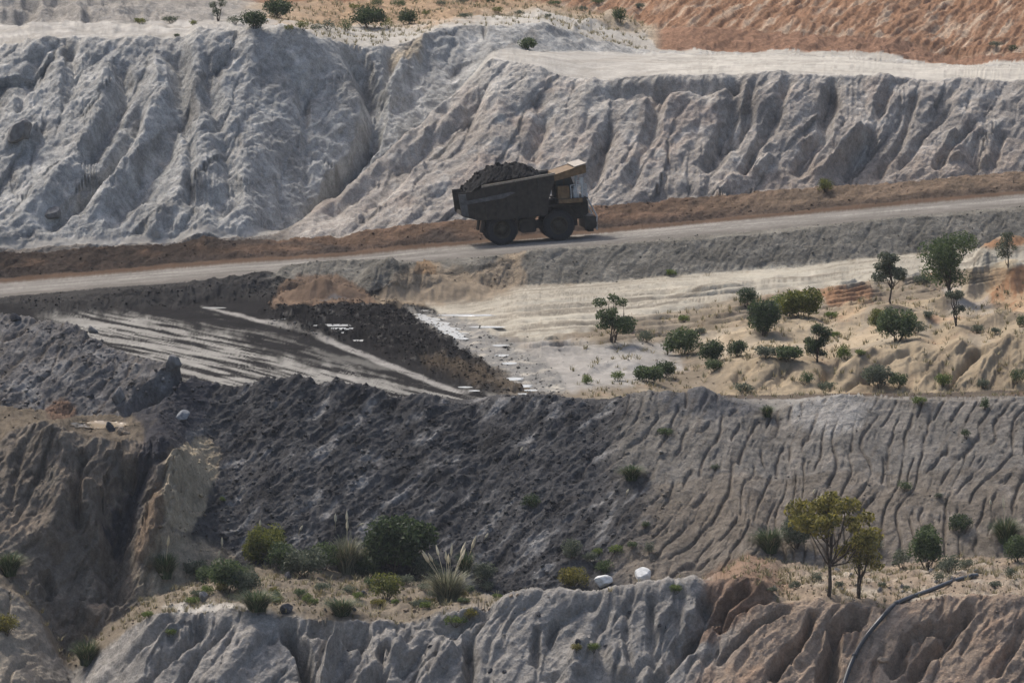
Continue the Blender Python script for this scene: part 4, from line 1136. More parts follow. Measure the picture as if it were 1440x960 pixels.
for k in range(90):
    i = random.randrange(len(lv))
    if abs(lv[i][1]) > 2.0:
        continue
    o = bpy.data.objects.new('lump', LM[k % 3])
    COL.objects.link(o); o.parent = load
    o.location = lv[i]
    s_ = random.uniform(.06, .2)
    o.scale = (s_, s_, s_ * .8)
    o.rotation_euler = (random.random() * 6, random.random() * 6, random.random() * 6)
# ------------------------------------------------------------------ plants
def leaf_mat(name, dark, bright, trans=.38):
    m, nt, bs = mat_new(name)
    N, L = nt.nodes, nt.links
    ge = N.new('ShaderNodeNewGeometry')
    cr = N.new('ShaderNodeValToRGB')
    cr.color_ramp.elements[0].color = (*dark, 1); cr.color_ramp.elements[1].color = (*bright, 1)
    cr.color_ramp.elements[0].position = .1
    L.new(ge.outputs['Random Per Island'], cr.inputs[0])
    L.new(cr.outputs[0], bs.inputs['Base Color'])
    bs.inputs['Roughness'].default_value = .6
    bs.inputs['Specular IOR Level'].default_value = .25
    tr = N.new('ShaderNodeBsdfTranslucent'); L.new(cr.outputs[0], tr.inputs['Color'])
    mx = N.new('ShaderNodeMixShader'); mx.inputs[0].default_value = trans
    L.new(bs.outputs[0], mx.inputs[1]); L.new(tr.outputs[0], mx.inputs[2])
    L.new(mx.outputs[0], N['Material Output'].inputs['Surface'])
    return m
LEAF = {'dark': leaf_mat('dark_green_leaf', (.022, .038, .018), (.085, .118, .048)), 'mid': leaf_mat('green_leaf', (.035, .058, .024), (.13, .17, .07)),
        'olive': leaf_mat('yellow_green_leaf', (.06, .075, .018), (.21, .215, .05)), 'grey': leaf_mat('grey_green_leaf', (.06, .075, .05), (.17, .19, .13)),
        'lime': leaf_mat('lime_leaf', (.06, .09, .02), (.19, .24, .06)), 'gold': leaf_mat('olive_gold_leaf', (.07, .07, .018), (.30, .26, .06))}
BLADE = {'green': leaf_mat('green_blade', (.03, .05, .02), (.12, .16, .07), .2), 'pale': leaf_mat('pale_blade', (.08, .09, .05), (.27, .27, .18), .2), 'straw': leaf_mat('straw_blade', (.20, .17, .10), (.45, .38, .24), .2)}
PLUME = simple_mat('cream_plume', (.62, .54, .38), .9, 0, .1, .15, 6)
BARK = simple_mat('grey_brown_bark', (.075, .06, .048), .9, 0, .1, .35, 5, .3)

def quad_mesh(name, v, mat):
    """v: (n,4,3) loose quads"""
    v = np.asarray(v, np.float32).reshape(-1, 3)
    n = len(v) // 4
    me = bpy.data.meshes.new(name)
    me.vertices.add(len(v)); me.vertices.foreach_set('co', v.ravel())
    me.loops.add(4 * n); me.loops.foreach_set('vertex_index', np.arange(4 * n, dtype=np.int32))
    me.polygons.add(n); me.polygons.foreach_set('loop_start', np.arange(0, 4 * n, 4, dtype=np.int32))
    me.update(calc_edges=True)
    me.materials.append(mat)
    return me

def leaves(rs, clumps, n, size, hang=0.0):
    """leaf-sized faces spread through lumpy clumps (cx,cy,cz,rx,rz)"""
    cl = np.array(clumps)
    vol = cl[:, 3] ** 2 * cl[:, 4]
    pick = rs.choice(len(cl), n, p=vol ** .8 / (vol ** .8).sum())
    d = rs.normal(size=(n, 3)); d /= np.linalg.norm(d, axis=1, keepdims=True)
    r = rs.rand(n) ** .45
    p = cl[pick, :3] + d * r[:, None] * np.stack([cl[pick, 3], cl[pick, 3], cl[pick, 4]], 1)
    a = rs.normal(size=(n, 3)); a[:, 2] -= hang; a /= np.linalg.norm(a, axis=1, keepdims=True)
    b = np.cross(a, rs.normal(size=(n, 3))); b /= np.linalg.norm(b, axis=1, keepdims=True) + 1e-6
    s = size * (.6 + .8 * rs.rand(n))[:, None]
    return np.stack([p - a * s, p + b * s * .45, p + a * s, p - b * s * .45], 1)

def limb(mb, rs, p0, p1, r0, r1, n=4, wob=.08):
    pts = [Vector(p0).lerp(Vector(p1), k / n) for k in range(n + 1)]
    L_ = (Vector(p1) - Vector(p0)).length
    for k in range(1, n):
        pts[k] += Vector(rs.normal(size=3) * wob * L_)
    mb.tube(pts, [r0 + (r1 - r0) * k / n for k in range(n + 1)], 6)
    return pts

def tree(name, v, w, h, leaf, seed, trunk=.3, nl=3200, nclump=11, lsize=None, gaps=.8, crs=1.0):
    """thin-stemmed small tree: trunk, limbs, uneven crown"""
    rs = np.random.RandomState(seed)
    root = empty(name, v)
    mb = MB()
    stems = 1 if trunk > .25 else 3
    cl = []
    for k in range(nclump):
        a = rs.rand() * 6.28
        q = rs.rand() ** .6
        z = h * (trunk + (1 - trunk) * (.12 + .8 * rs.rand()))
        env = math.sqrt(max(.08, 1 - ((z / h - (trunk + .45 * (1 - trunk))) / (.62 * (1 - trunk))) ** 2))
        rr = w * .5 * env * q * gaps
        cr = w * (.14 + .13 * rs.rand()) * crs
        cl.append((rr * math.cos(a), rr * math.sin(a), z, cr, cr * (.55 + .3 * rs.rand())))
    cl.append((0, 0, h * .93, w * .14, w * .11))
    for s in range(stems):
        lean = Vector(((rs.rand() - .5) * w * (.15 if stems == 1 else .5), (rs.rand() - .5) * w * .2, h * .8))
        tp = limb(mb, rs, (0, 0, -.25), lean, .028 * h ** .9, .008 * h, 5, .03)
        for k, c_ in enumerate(cl):
            if k % stems != s:
                continue
            j = 1 + int(3 * min(.95, max(0, (c_[2] / h - .15))))
            limb(mb, rs, tp[min(j, 4)], c_[:3], .010 * h, .003 * h, 3, .06)
    mb.build('trunk', BARK, root)
    me = quad_mesh('crown', leaves(rs, cl, int(nl * 1.5), lsize or .018 * h + .026, .3), LEAF[leaf])
    o = bpy.data.objects.new('crown', me); COL.objects.link(o); o.parent = root
    return root

def bush(name, v, w, h, leaf, seed, nl=2200, lsize=None):
    rs = np.random.RandomState(seed)
    root = empty(name, v)
    cl = []
    n = 9 + int(6 * rs.rand())
    for k in range(n):
        a = rs.rand() * 6.28; q = rs.rand() ** .5
        z = h * (.2 + .62 * rs.rand() * (1 - .55 * q))
        cr = min(w, h) * (.15 + .12 * rs.rand())
        cl.append((w * .38 * q * math.cos(a), w * .38 * q * math.sin(a), z, cr, cr * .85))
    for k in range(5):
        a = k * 1.257 + rs.rand(); cl.append((w * .2 * math.cos(a), w * .2 * math.sin(a), h * (.42 + .12 * rs.rand()), w * .24, h * .33))
    mb = MB()
    for c_ in cl[:7]:
        limb(mb, rs, (c_[0] * .1, c_[1] * .1, -.15), c_[:3], .012 * h + .01, .006, 3, .06)
    mb.build('stem', BARK, root)
    me = quad_mesh('foliage', leaves(rs, cl, int(nl * 1.5), lsize or (.026 * max(h, w) + .018), .1), LEAF[leaf])
    o = bpy.data.objects.new('foliage', me); COL.objects.link(o); o.parent = root
    return root

def blades(rs, n, w, h, width, droop=1.0, segs=4):
    a = rs.rand(n) * 6.283
    base = np.stack([np.cos(a), np.sin(a)], 1) * (w * .16 * np.sqrt(rs.rand(n)))[:, None]
    out = (w * .5 * (.25 + .75 * rs.rand(n)))
    hh = h * (.55 + .45 * rs.rand(n)) * (1.05 - .35 * out / (w * .5))
    a2 = a + rs.normal(size=n) * .35
    dx, dy = np.cos(a2), np.sin(a2)
    qs = []
    t_prev = None
    pts = []
    for k in range(segs + 1):
        t = k / segs
        o_ = out * t ** 1.5
        z = hh * (t * (1.75 if droop > 0 else 1.0) - droop * .75 * t * t) if droop > 0 else hh * t
        pts.append(np.stack([base[:, 0] + dx * o_, base[:, 1] + dy * o_, z - .06], 1))
    sv = np.stack([-dy, dx, np.zeros(n)], 1)
    for k in range(segs):
        w0 = width * (1 - .75 * k / segs) * .5; w1 = width * (1 - .75 * (k + 1) / segs) * .5
        qs.append(np.stack([pts[k] - sv * w0, pts[k] + sv * w0, pts[k + 1] + sv * w1, pts[k + 1] - sv * w1], 1))
    return np.stack(qs, 1), np.stack([pts[-1]], 1)

def blade_mesh(name, q, mat):
    """q: (n, segs, 4, 3): each blade one connected strip so that it has one shade"""
    n, sg = q.shape[:2]
    left = np.concatenate([q[:, :, 0], q[:, -1:, 3]], 1); right = np.concatenate([q[:, :, 1], q[:, -1:, 2]], 1)
    v = np.stack([left, right], 2).reshape(-1, 3).astype(np.float32)
    m_ = 2 * (sg + 1)
    b_ = (np.arange(n) * m_)[:, None] + (np.arange(sg) * 2)[None, :]
    f = np.stack([b_, b_ + 1, b_ + 3, b_ + 2], -1).reshape(-1, 4).astype(np.int32)
    me = bpy.data.meshes.new(name)
    me.vertices.add(len(v)); me.vertices.foreach_set('co', v.ravel())
    me.loops.add(f.size); me.loops.foreach_set('vertex_index', f.ravel())
    me.polygons.add(len(f)); me.polygons.foreach_set('loop_start', np.arange(0, f.size, 4, dtype=np.int32))
    me.update(calc_edges=True); me.materials.append(mat)
    return me

def tussock(name, v, w, h, mat, seed, n=420, plumes=0, plume_h=1.5):
    rs = np.random.RandomState(seed)
    root = empty(name, v)
    q, tip = blades(rs, n, w, h, .035 + .012 * h)
    o = bpy.data.objects.new('blades', blade_mesh('blades', q, BLADE[mat])); COL.objects.link(o); o.parent = root
    if n > 200:
        q, tip = blades(rs, n // 4, w * .9, h * .9, .03 + .01 * h)
        o = bpy.data.objects.new('dry_blades', blade_mesh('dry_blades', q, BLADE['straw'])); COL.objects.link(o); o.parent = root
    for k in range(plumes):
        a = rs.rand() * 6.28; le = rs.rand() * .55 * w
        p0 = Vector((0, 0, 0)); p1 = Vector((math.cos(a) * le, math.sin(a) * le * .6, h * (.85 + .35 * rs.rand()) * plume_h / 1.5))
        mid = p0.lerp(p1, .6) + Vector((0, 0, .12 * h))
        d = (p1 - mid).normalized()
        m = MB()
        m.tube([p0, mid, p1], [.016, .014, .012], 5)
        L_ = .55 + .35 * rs.rand()
        m.tube([p1, p1 + d * L_ * .25, p1 + d * L_ * .6, p1 + d * L_], [.02, .085, .07, .01], 6)
        m.build('plume', PLUME, root)
    return root

SCR = 'on the sandy scrub flat below the road berm'
PLANTS = []
CW = {'mid': 'green', 'grey': 'grey green', 'lime': 'bright green', 'olive': 'yellow green', 'dark': 'dark green', 'gold': 'olive gold'}
def P(kind, px, py, w, h, col, name, label, cat, group=None, **kw):
    PLANTS.append((kind, px, py, w, h, col, name, label, cat, group, kw))
# sandy scrub flat
P('tree', 862, 482, 52, 58, 'mid', 'small_tree', 'small bushy tree with forked top beside the grey mud patch', 'tree', trunk=.22, nclump=9, nl=2600)
P('bush', 960, 498, 50, 40, 'mid', 'shrub', 'rounded green shrub standing at left end of the shrub row on sand', 'shrub')
P('bush', 1003, 512, 38, 36, 'dark', 'shrub', 'dark green shrub touching the rounded green shrub on sand', 'shrub')
P('bush', 1036, 502, 32, 26, 'dark', 'shrub', 'small dark shrub behind the row of shrubs on sand', 'shrub', nl=1400)
P('bush', 912, 537, 44, 24, 'mid', 'shrub', 'low spreading green shrub on sand just above spoil bank edge', 'shrub', nl=1500)
P('bush', 935, 530, 32, 24, 'dark', 'shrub', 'low dark shrub overlapping the low spreading shrub on sand', 'shrub', nl=1300)
P('bush', 1003, 523, 26, 20, 'mid', 'shrub', 'small green shrub on the lip of the sandy mound', 'shrub', nl=1000)
P('bush', 1050, 430, 28, 28, 'dark', 'shrub', 'small round dark shrub at the lower edge of cream track', 'shrub', nl=1400)
P('bush', 1075, 470, 50, 52, 'dark', 'shrub', 'large round dark green shrub beside the yellow green bush', 'shrub', nl=3200)
P('bush', 1128, 446, 62, 42, 'olive', 'bush', 'wide yellow green bush on the sandy scrub flat', 'bush', nl=3000)
P('bush', 1100, 440, 36, 28, 'lime', 'bush', 'lime green bush squeezed between dark round shrub and yellow green bush', 'bush', nl=1300)
P('tree', 1149, 509, 36, 44, 'dark', 'small_tree', 'compact dark green tree on top of the sandy mound edge', 'tree', trunk=.12, nclump=10, nl=2600)
P('bush', 1187, 505, 22, 20, 'lime', 'shrub', 'small bright green shrub right beside the compact dark tree', 'shrub', nl=900)
P('tree', 1253, 427, 42, 60, 'grey', 'small_tree', 'upright grey green tree with short trunk below the cream track', 'tree', trunk=.30, nl=2800)
P('tree', 1335, 416, 80, 70, 'mid', 'broad_tree', 'largest broad crowned green tree on the scrub flat', 'tree', trunk=.20, nl=4200, nclump=16)
P('bush', 1262, 480, 58, 50, 'mid', 'bush', 'loose green bush with yellow tinged partner below upright tree', 'bush', nl=2600)
P('bush', 1236, 462, 28, 30, 'olive', 'bush', 'small yellow tinged bush touching the loose green bush', 'bush', nl=1300)
P('tree', 1345, 458, 28, 44, 'grey', 'sapling', 'thin grey green sapling against pale mound of earth', 'sapling', trunk=.25, nclump=6, nl=900)
P('tree', 1418, 376, 38, 42, 'grey', 'sapling', 'sparse grey green sapling beside the upper red mound', 'sapling', trunk=.28, nclump=7, nl=1100)
P('bush', 1295, 400, 24, 14, 'grey', 'shrub', 'low grey shrub at foot of the largest broad tree', 'shrub', nl=700)
P('bush', 1108, 507, 46, 22, 'mid', 'shrub', 'flat green shrub left of the compact dark tree', 'shrub', nl=1500)
P('bush', 1076, 503, 34, 18, 'grey', 'shrub', 'flat dull shrub left of the flat green shrub on mound', 'shrub', nl=900)
P('bush', 1234, 545, 44, 34, 'grey', 'brush', 'grey brush growing in the hollow between sandy mounds', 'shrub', nl=1500)
P('bush', 1262, 546, 30, 24, 'mid', 'brush', 'greener brush clump in the hollow between sandy mounds', 'shrub', nl=1000)
P('bush', 1328, 543, 26, 20, 'lime', 'shrub', 'bright green tuft at foot of the striped sandy mound', 'shrub', nl=800)
for x_, y_, w_, h_, c_ in [(1135, 540, 24, 20, 'mid'), (1382, 545, 20, 14, 'grey'), (1430, 538, 24, 22, 'mid'), (868, 535, 20, 15, 'lime'), (826, 540, 16, 15, 'lime'), (905, 480, 26, 16, 'grey'), (1165, 550, 34, 14, 'grey'),
                           (1045, 552, 30, 15, 'grey'), (985, 470, 16, 10, 'grey'), (1175, 475, 14, 10, 'lime'), (1290, 470, 30, 18, 'grey'), (1375, 468, 20, 12, 'grey'), (1436, 460, 14, 20, 'mid'), (1170, 447, 22, 9, 'lime'),
                           (960, 452, 18, 10, 'lime'), (1400, 470, 14, 10, 'grey'), (1210, 500, 16, 9, 'lime'), (880, 452, 18, 8, 'grey'), (1305, 448, 18, 12, 'grey')]:
    P('bush', x_, y_, w_, h_, c_, 'small_shrub', 'tiny %s shrub dotted about the sandy scrub flat' % CW[c_], 'shrub', 'tiny %s shrubs on the sandy flat' % CW[c_], nl=520)
P('bush', 945, 388, 18, 10, 'lime', 'small_shrub', 'tiny bright shrub at the foot of the grey road berm', 'shrub', nl=500)
P('bush', 1160, 270, 24, 20, 'olive', 'small_bush', 'small olive bush on the brown windrow under the cliff', 'bush', nl=900)
# spoil bank and its crest
P('tussock', 1080, 585, 28, 20, 'green', 'grass_clump', 'green grass clump in the dip of the spoil bank crest', 'grass clump', n=260)
P('tussock', 888, 674, 46, 26, 'green', 'grass_clump', 'wide dark green grass clump halfway down the grey spoil bank', 'grass clump', n=460)
P('bush', 748, 714, 26, 22, 'dark', 'small_shrub', 'small dull shrub on the black part of the spoil bank', 'shrub', nl=700)
P('bush', 803, 786, 30, 32, 'grey', 'small_shrub', 'pale grey green shrub low on the spoil bank above white boulder', 'shrub', nl=900)
for x_, y_, w_, h_, c_ in [(840, 780, 15, 12, 'lime'), (866, 778, 22, 14, 'lime'), (913, 778, 16, 18, 'grey'), (890, 770, 16, 10, 'mid'), (1293, 568, 24, 12, 'lime'), (1386, 576, 14, 20, 'mid'), (1272, 690, 22, 16, 'mid'),
                           (936, 612, 26, 12, 'mid'), (1358, 616, 14, 14, 'dark'), (1005, 660, 14, 8, 'grey'), (1320, 700, 12, 8, 'grey'), (312, 705, 8, 8, 'lime'), (908, 742, 12, 10, 'mid')]:
    P('bush', x_, y_, w_, h_, c_, 'small_shrub', 'small %s weed rooted on the eroded face of the spoil bank' % CW[c_], 'shrub', '%s weeds on the spoil bank' % CW[c_], nl=420)
# ledge, left and middle
P('bush', 374, 792, 58, 58, 'olive', 'bush', 'upright yellow green bush against the black coal slope', 'bush', nl=3400)
P('bush', 320, 834, 52, 52, 'mid', 'bush', 'loose mid green bush beside upright yellow green bush on ledge', 'bush', nl=2400)
P('bush', 556, 800, 92, 80, 'dark', 'big_bush', 'biggest dark green bush at the foot of the coal slope', 'bush', nl=6000)
P('bush', 430, 812, 62, 46, 'grey', 'bush', 'pale silvery bush between yellow green bush and big dark bush', 'bush', nl=2000)
P('tussock', 488, 806, 66, 62, 'pale', 'pampas_grass', 'grey green pampas grass left of the big dark bush', 'grass clump', n=420, plumes=2)
P('tussock', 630, 848, 84, 58, 'pale', 'pampas_grass', 'dry pampas grass with many cream plumes right of the big bush', 'grass clump', n=560, plumes=10)
P('tussock', 655, 806, 40, 38, 'green', 'pampas_grass', 'small green pampas grass behind the dry plumed clump', 'grass clump', n=260, plumes=2)
P('tussock', 362, 858, 74, 36, 'green', 'grass_clump', 'broad green tussock at the brink of the white ridge', 'grass clump', n=560)
P('tussock', 480, 864, 64, 30, 'green', 'grass_clump', 'green tussock overhanging the dark notch in the ridge', 'grass clump', n=520)
P('bush', 545, 842, 48, 40, 'olive', 'bush', 'low olive bush in front of the big dark bush on ledge', 'bush', nl=1500)
P('bush', 505, 800, 30, 24, 'mid', 'bush', 'small green bush wedged between pampas grass and big bush', 'bush', nl=900)
P('tussock', 233, 812, 52, 42, 'green', 'grass_clump', 'dark green tussock on the tan shoulder beside the ravine', 'grass clump', n=520, plumes=1)
P('bush', 276, 812, 42, 28, 'grey', 'shrub', 'grey green shrub right of the tussock beside the ravine', 'shrub', nl=1200)
P('tussock', 14, 808, 56, 40, 'green', 'grass_clump', 'green tussock at the top of the left ravine cliff', 'grass clump', n=480)
P('tussock', 122, 934, 54, 42, 'green', 'grass_clump', 'shaggy green tussock at the mouth of the ravine', 'grass clump', n=520)
P('bush', 8, 893, 34, 34, 'gold', 'bush', 'olive gold bush on the lower left ridge', 'bush', nl=1200)
for x_, y_, w_, h_, c_ in [(240, 893, 20, 12, 'lime'), (208, 868, 20, 10, 'lime'), (640, 878, 34, 14, 'lime'), (660, 868, 26, 16, 'gold'), (600, 855, 20, 10, 'lime'), (270, 850, 24, 12, 'lime'), (405, 806, 26, 20, 'mid'),
                           (455, 832, 26, 14, 'grey'), (520, 826, 20, 16, 'mid'), (290, 838, 22, 16, 'lime'), (685, 832, 26, 18, 'grey'), (570, 822, 30, 16, 'grey'), (440, 850, 18, 10, 'lime'), (345, 812, 30, 22, 'grey'),
                           (950, 832, 18, 12, 'lime'), (810, 915, 18, 12, 'gold'), (835, 915, 20, 12, 'lime'), (700, 842, 16, 8, 'lime')]:
    P('bush', x_, y_, w_, h_, c_, 'small_shrub', 'low %s weedy tuft on the ledge or ridge before the coal slope' % CW[c_], 'shrub', 'low %s weeds along the white ridge' % CW[c_], nl=480)
for x_, y_, w_, h_, c_, l_ in [(400, 800, 46, 40, 'mid', 'leafy green bush filling the gap right of the upright yellow green bush'), (455, 800, 44, 40, 'mid', 'leafy green bush behind the pale silvery bush'), (345, 835, 44, 36, 'grey', 'grey bush between mid green bush and broad tussock'),
                               (515, 812, 40, 30, 'dark', 'dark bush at the left foot of the biggest bush'), (600, 815, 44, 34, 'grey', 'greyish bush between biggest bush and dry plumed pampas'), (292, 820, 34, 26, 'mid', 'green bush left of the mid green bush on ledge'), (680, 818, 34, 30, 'grey', 'grey green bush right of dry plumed pampas')]:
    P('bush', x_, y_, w_, h_, c_, 'bush', l_, 'bush', nl=1600)
rq = np.random.RandomState(21)
for k in range(26):
    c_ = ['grey', 'lime', 'mid', 'gold'][k % 4]
    x_ = rq.uniform(255, 690)
    P('bush', x_, np.interp(x_, [255, 320, 500, 690], [842, 836, 840, 838]) + rq.uniform(-10, 16), rq.uniform(12, 26), rq.uniform(8, 16), c_, 'small_shrub', 'low %s weedy tuft on the ledge or ridge before the coal slope' % CW[c_], 'shrub', 'low %s weeds along the white ridge' % CW[c_], nl=420)
P('bush', 806, 826, 42, 32, 'gold', 'shrub', 'brownish shrub behind the ridge left of the white boulder', 'shrub', nl=1300)
P('bush', 850, 806, 26, 20, 'mid', 'shrub', 'green shrub directly above the white boulder', 'shrub', nl=800)
P('bush', 830, 790, 22, 16, 'grey', 'shrub', 'grey shrub upslope of the white boulder', 'shrub', nl=600)
# right-hand ledge
P('tree', 1165, 838, 104, 124, 'gold', 'tall_tree', 'tallest olive gold tree with bare trunk on the red ledge', 'tree', trunk=.42, nl=3000, nclump=13, gaps=1.3, crs=.72)
P('tree', 1208, 842, 66, 78, 'gold', 'small_tree', 'small multi stemmed tree just right of the tallest gold tree', 'tree', trunk=.24, nl=1500, nclump=9, crs=.85)
P('tussock', 1082, 776, 62, 42, 'green', 'grass_clump', 'round green tussock above the brown mound', 'grass clump', n=560)
P('bush', 1120, 770, 44, 46, 'grey', 'bush', 'grey green bush between round tussock and tallest gold tree', 'bush', nl=1700)
P('bush', 1304, 800, 46, 62, 'mid', 'bush', 'tall loose green bush at the foot of the gullied bank', 'bush', nl=1900)
P('bush', 1268, 798, 30, 26, 'grey', 'shrub', 'small grey shrub left of the tall loose bush', 'shrub', nl=700)
P('bush', 1335, 806, 34, 28, 'grey', 'shrub', 'dull shrub between tall loose bush and the black hose end', 'shrub', nl=900)
P('tussock', 1414, 764, 56, 44, 'green', 'grass_clump', 'large green tussock low on the gullied bank', 'grass clump', n=560, plumes=1)
P('bush', 1350, 748, 34, 28, 'dark', 'shrub', 'dark shrub upslope left of the large green tussock', 'shrub', nl=1000)
P('bush', 1432, 790, 40, 40, 'mid', 'bush', 'green bush below the large green tussock', 'bush', nl=1400)
P('bush', 1305, 752, 22, 16, 'mid', 'shrub', 'small shrub upslope of the tall loose bush', 'shrub', nl=600)
P('bush', 1119, 828, 16, 13, 'grey', 'small_shrub', 'tiny round grey shrub left of the tallest gold tree trunk', 'shrub', nl=500)
for x_, y_, w_, h_ in [(1148, 818, 20, 16), (1240, 826, 14, 8), (1320, 818, 20, 16), (1085, 832, 14, 8), (1232, 775, 26, 20), (1420, 812, 20, 16), (1275, 830, 12, 8), (1180, 826, 16, 10), (1400, 826, 18, 10), (1360, 800, 22, 16)]:
    P('bush', x_, y_, w_, h_, 'grey', 'small_shrub', 'little grey shrub on the red soil ledge near the hose', 'shrub', 'little shrubs on the red ledge', nl=420)
# rim above the left cliff
P('bush', 357, 40, 40, 26, 'dark', 'rim_bush', 'dark rounded bush at the rim of the gullied cliff', 'bush', nl=1400)
P('bush', 392, 26, 48, 28, 'dark', 'rim_bush', 'broad dark bush behind the rounded rim bush', 'bush', nl=1500)
P('tree', 308, 30, 24, 28, 'grey', 'rim_sapling', 'thin forked sapling above the gullied cliff', 'sapling', trunk=.25, nclump=6, nl=700)
P('bush', 518, 40, 50, 32, 'dark', 'rim_bush', 'large dark bush on the rim in the middle of the bush row', 'bush', nl=1700)
P('bush', 572, 36, 32, 24, 'dark', 'rim_bush', 'dark bush at right end of the bush row on the rim', 'bush', nl=1100)
P('bush', 742, 70, 30, 18, 'mid', 'rim_bush', 'green bush in the notch behind the pale spur', 'bush', nl=900)
P('bush', 870, 32, 20, 24, 'mid', 'rim_bush', 'lone green bush on brown ground beside the red slope', 'bush', nl=800)
for x_, y_, w_, h_, c_ in [(425, 42, 24, 14, 'olive'), (445, 44, 18, 12, 'grey'), (462, 44, 22, 18, 'grey'), (485, 44, 24, 18, 'mid'), (545, 40, 20, 16, 'olive'), (406, 44, 16, 10, 'olive'), (330, 34, 24, 12, 'grey'), (272, 36, 14, 8, 'olive'),
                           (198, 34, 22, 9, 'olive'), (240, 32, 30, 10, 'grey'), (560, 10, 24, 12, 'mid'), (600, 22, 14, 8, 'olive'), (655, 26, 20, 8, 'grey'), (650, 6, 20, 9, 'grey'), (700, 18, 18, 9, 'olive'), (780, 8, 22, 8, 'mid'), (730, 22, 16, 8, 'grey'),
                           (820, 16, 14, 8, 'grey'), (840, 6, 20, 8, 'mid'), (690, 4, 16, 8, 'mid'), (1425, 72, 16, 9, 'dark'), (1400, 66, 22, 8, 'grey'), (900, 12, 18, 8, 'grey'), (620, 8, 16, 8, 'grey'), (530, 8, 22, 10, 'mid'), (500, 14, 18, 9, 'olive'), (770, 26, 12, 7, 'grey'), (248, 52, 10, 5, 'dark')]:
    P('bush', x_, y_, w_, h_, c_, 'rim_shrub', 'small %s shrub scattered on the ground above the cliffs' % CW[c_], 'shrub', 'small %s shrubs above the cliffs' % CW[c_], nl=320)
for k, (kind, px, py, w, h, col, name, label, cat, group, kw) in enumerate(PLANTS):
    v = ground(px, py)
    m = ppm(v)
    fn = {'tree': tree, 'bush': bush, 'tussock': tussock}[kind]
    g_ = 1.0 if kind == 'tussock' else 1.18
    o = fn(name, v, w * m * g_, h * m * g_, col, 100 + k, **kw)
    o.rotation_euler.z = k * 1.3
    tag(o, label, cat, group)
# lone cream flower plumes standing on the slopes
for px, py, h_, le in [(472, 745, 24, 0), (313, 778, 24, 0), (303, 792, 20, .3), (365, 748, 18, .1), (418, 752, 16, .5), (678, 762, 16, .6), (216, 782, 14, -.5), (640, 798, 20, .6), (500, 740, 14, 1.2), (1142, 700, 14, .3), (1151, 706, 14, .4), (1432, 704, 16, .5), (1393, 716, 14, 0), (728, 640, 14, .5), (585, 756, 14, .1), (880, 698, 12, .4)]:
    v = ground(px, py); m = ppm(v); H_ = h_ * m
    r_o = empty('plume_stalk', v)
    d = Vector((math.sin(le), -.1, math.cos(le))).normalized()
    MB().tube([(0, 0, -.1), d * H_ * .5], [.018, .014], 5).build('stalk', BLADE['straw'], r_o)
    MB().tube([d * H_ * .45, d * H_ * .6, d * H_ * .85, d * H_], [.02, .075, .06, .01], 6).build('plume', PLUME, r_o)
    tag(r_o, 'single cream pampas plume standing out against the spoil bank', 'plume', 'single plumes on the spoil bank')
# ------------------------------------------------------------------ hose, boulders, rubble, dry grass, puddles, haze
hp = []
for px, py in [(1374, 812), (1352, 819), (1330, 825), (1308, 832), (1288, 840), (1268, 850), (1250, 861), (1236, 873), (1222, 888), (1210, 903), (1200, 920), (1192, 938), (1186, 958), (1180, 985), (1176, 1010)]:
    hp.append(ground(px, py) + Vector((0, -.05, .16)))
for _ in range(4):
    hp = [hp[0]] + [hp[i] * .5 + (hp[i - 1] + hp[i + 1]) * .25 for i in range(1, len(hp) - 1)] + [hp[-1]]
fine_p = []
for i in range(len(hp) - 1):
    for k in range(4):
        fine_p.append(hp[i].lerp(hp[i + 1], k / 4))
fine_p.append(hp[-1])
for _ in range(3):
    fine_p = [fine_p[0]] + [fine_p[i] * .5 + (fine_p[i - 1] + fine_p[i + 1]) * .25 for i in range(1, len(fine_p) - 1)] + [fine_p[-1]]
def height_at(x, y):
    d_ = y * cP + 40 * sP
    c = int(np.argmin(np.abs(U - (720 + x / d_ * F_PX))))
    return float(np.interp(y, np.maximum.accumulate(Y[:, c]), Z[:, c]))
for _ in range(4):
    for p in fine_p:
        p.z = max(p.z, height_at(p.x, p.y) + .10, height_at(p.x, p.y - .15) + .06)
    for __ in range(8):
        fine_p = [fine_p[0]] + [fine_p[i] * .5 + (fine_p[i - 1] + fine_p[i + 1]) * .25 for i in range(1, len(fine_p) - 1)] + [fine_p[-1]]
HOSE = simple_mat('black_poly_pipe', (.035, .038, .042), .38, 0, .5, .2, 3)
org = fine_p[0].copy()
hz = empty('water_hose', org)
MB().tube([p - org for p in fine_p], .13, 12).build('pipe', HOSE, hz, True)
for i in (1, 22, 40):
    if i + 1 < len(fine_p):
        a, b = fine_p[i] - org, fine_p[i + 1] - org
        MB().tube([a, a.lerp(b, .9)], .165, 12).build('coupling', HOSE, hz, True)
tag(hz, 'thick black poly hose curving down the red foreground slope', 'hose')

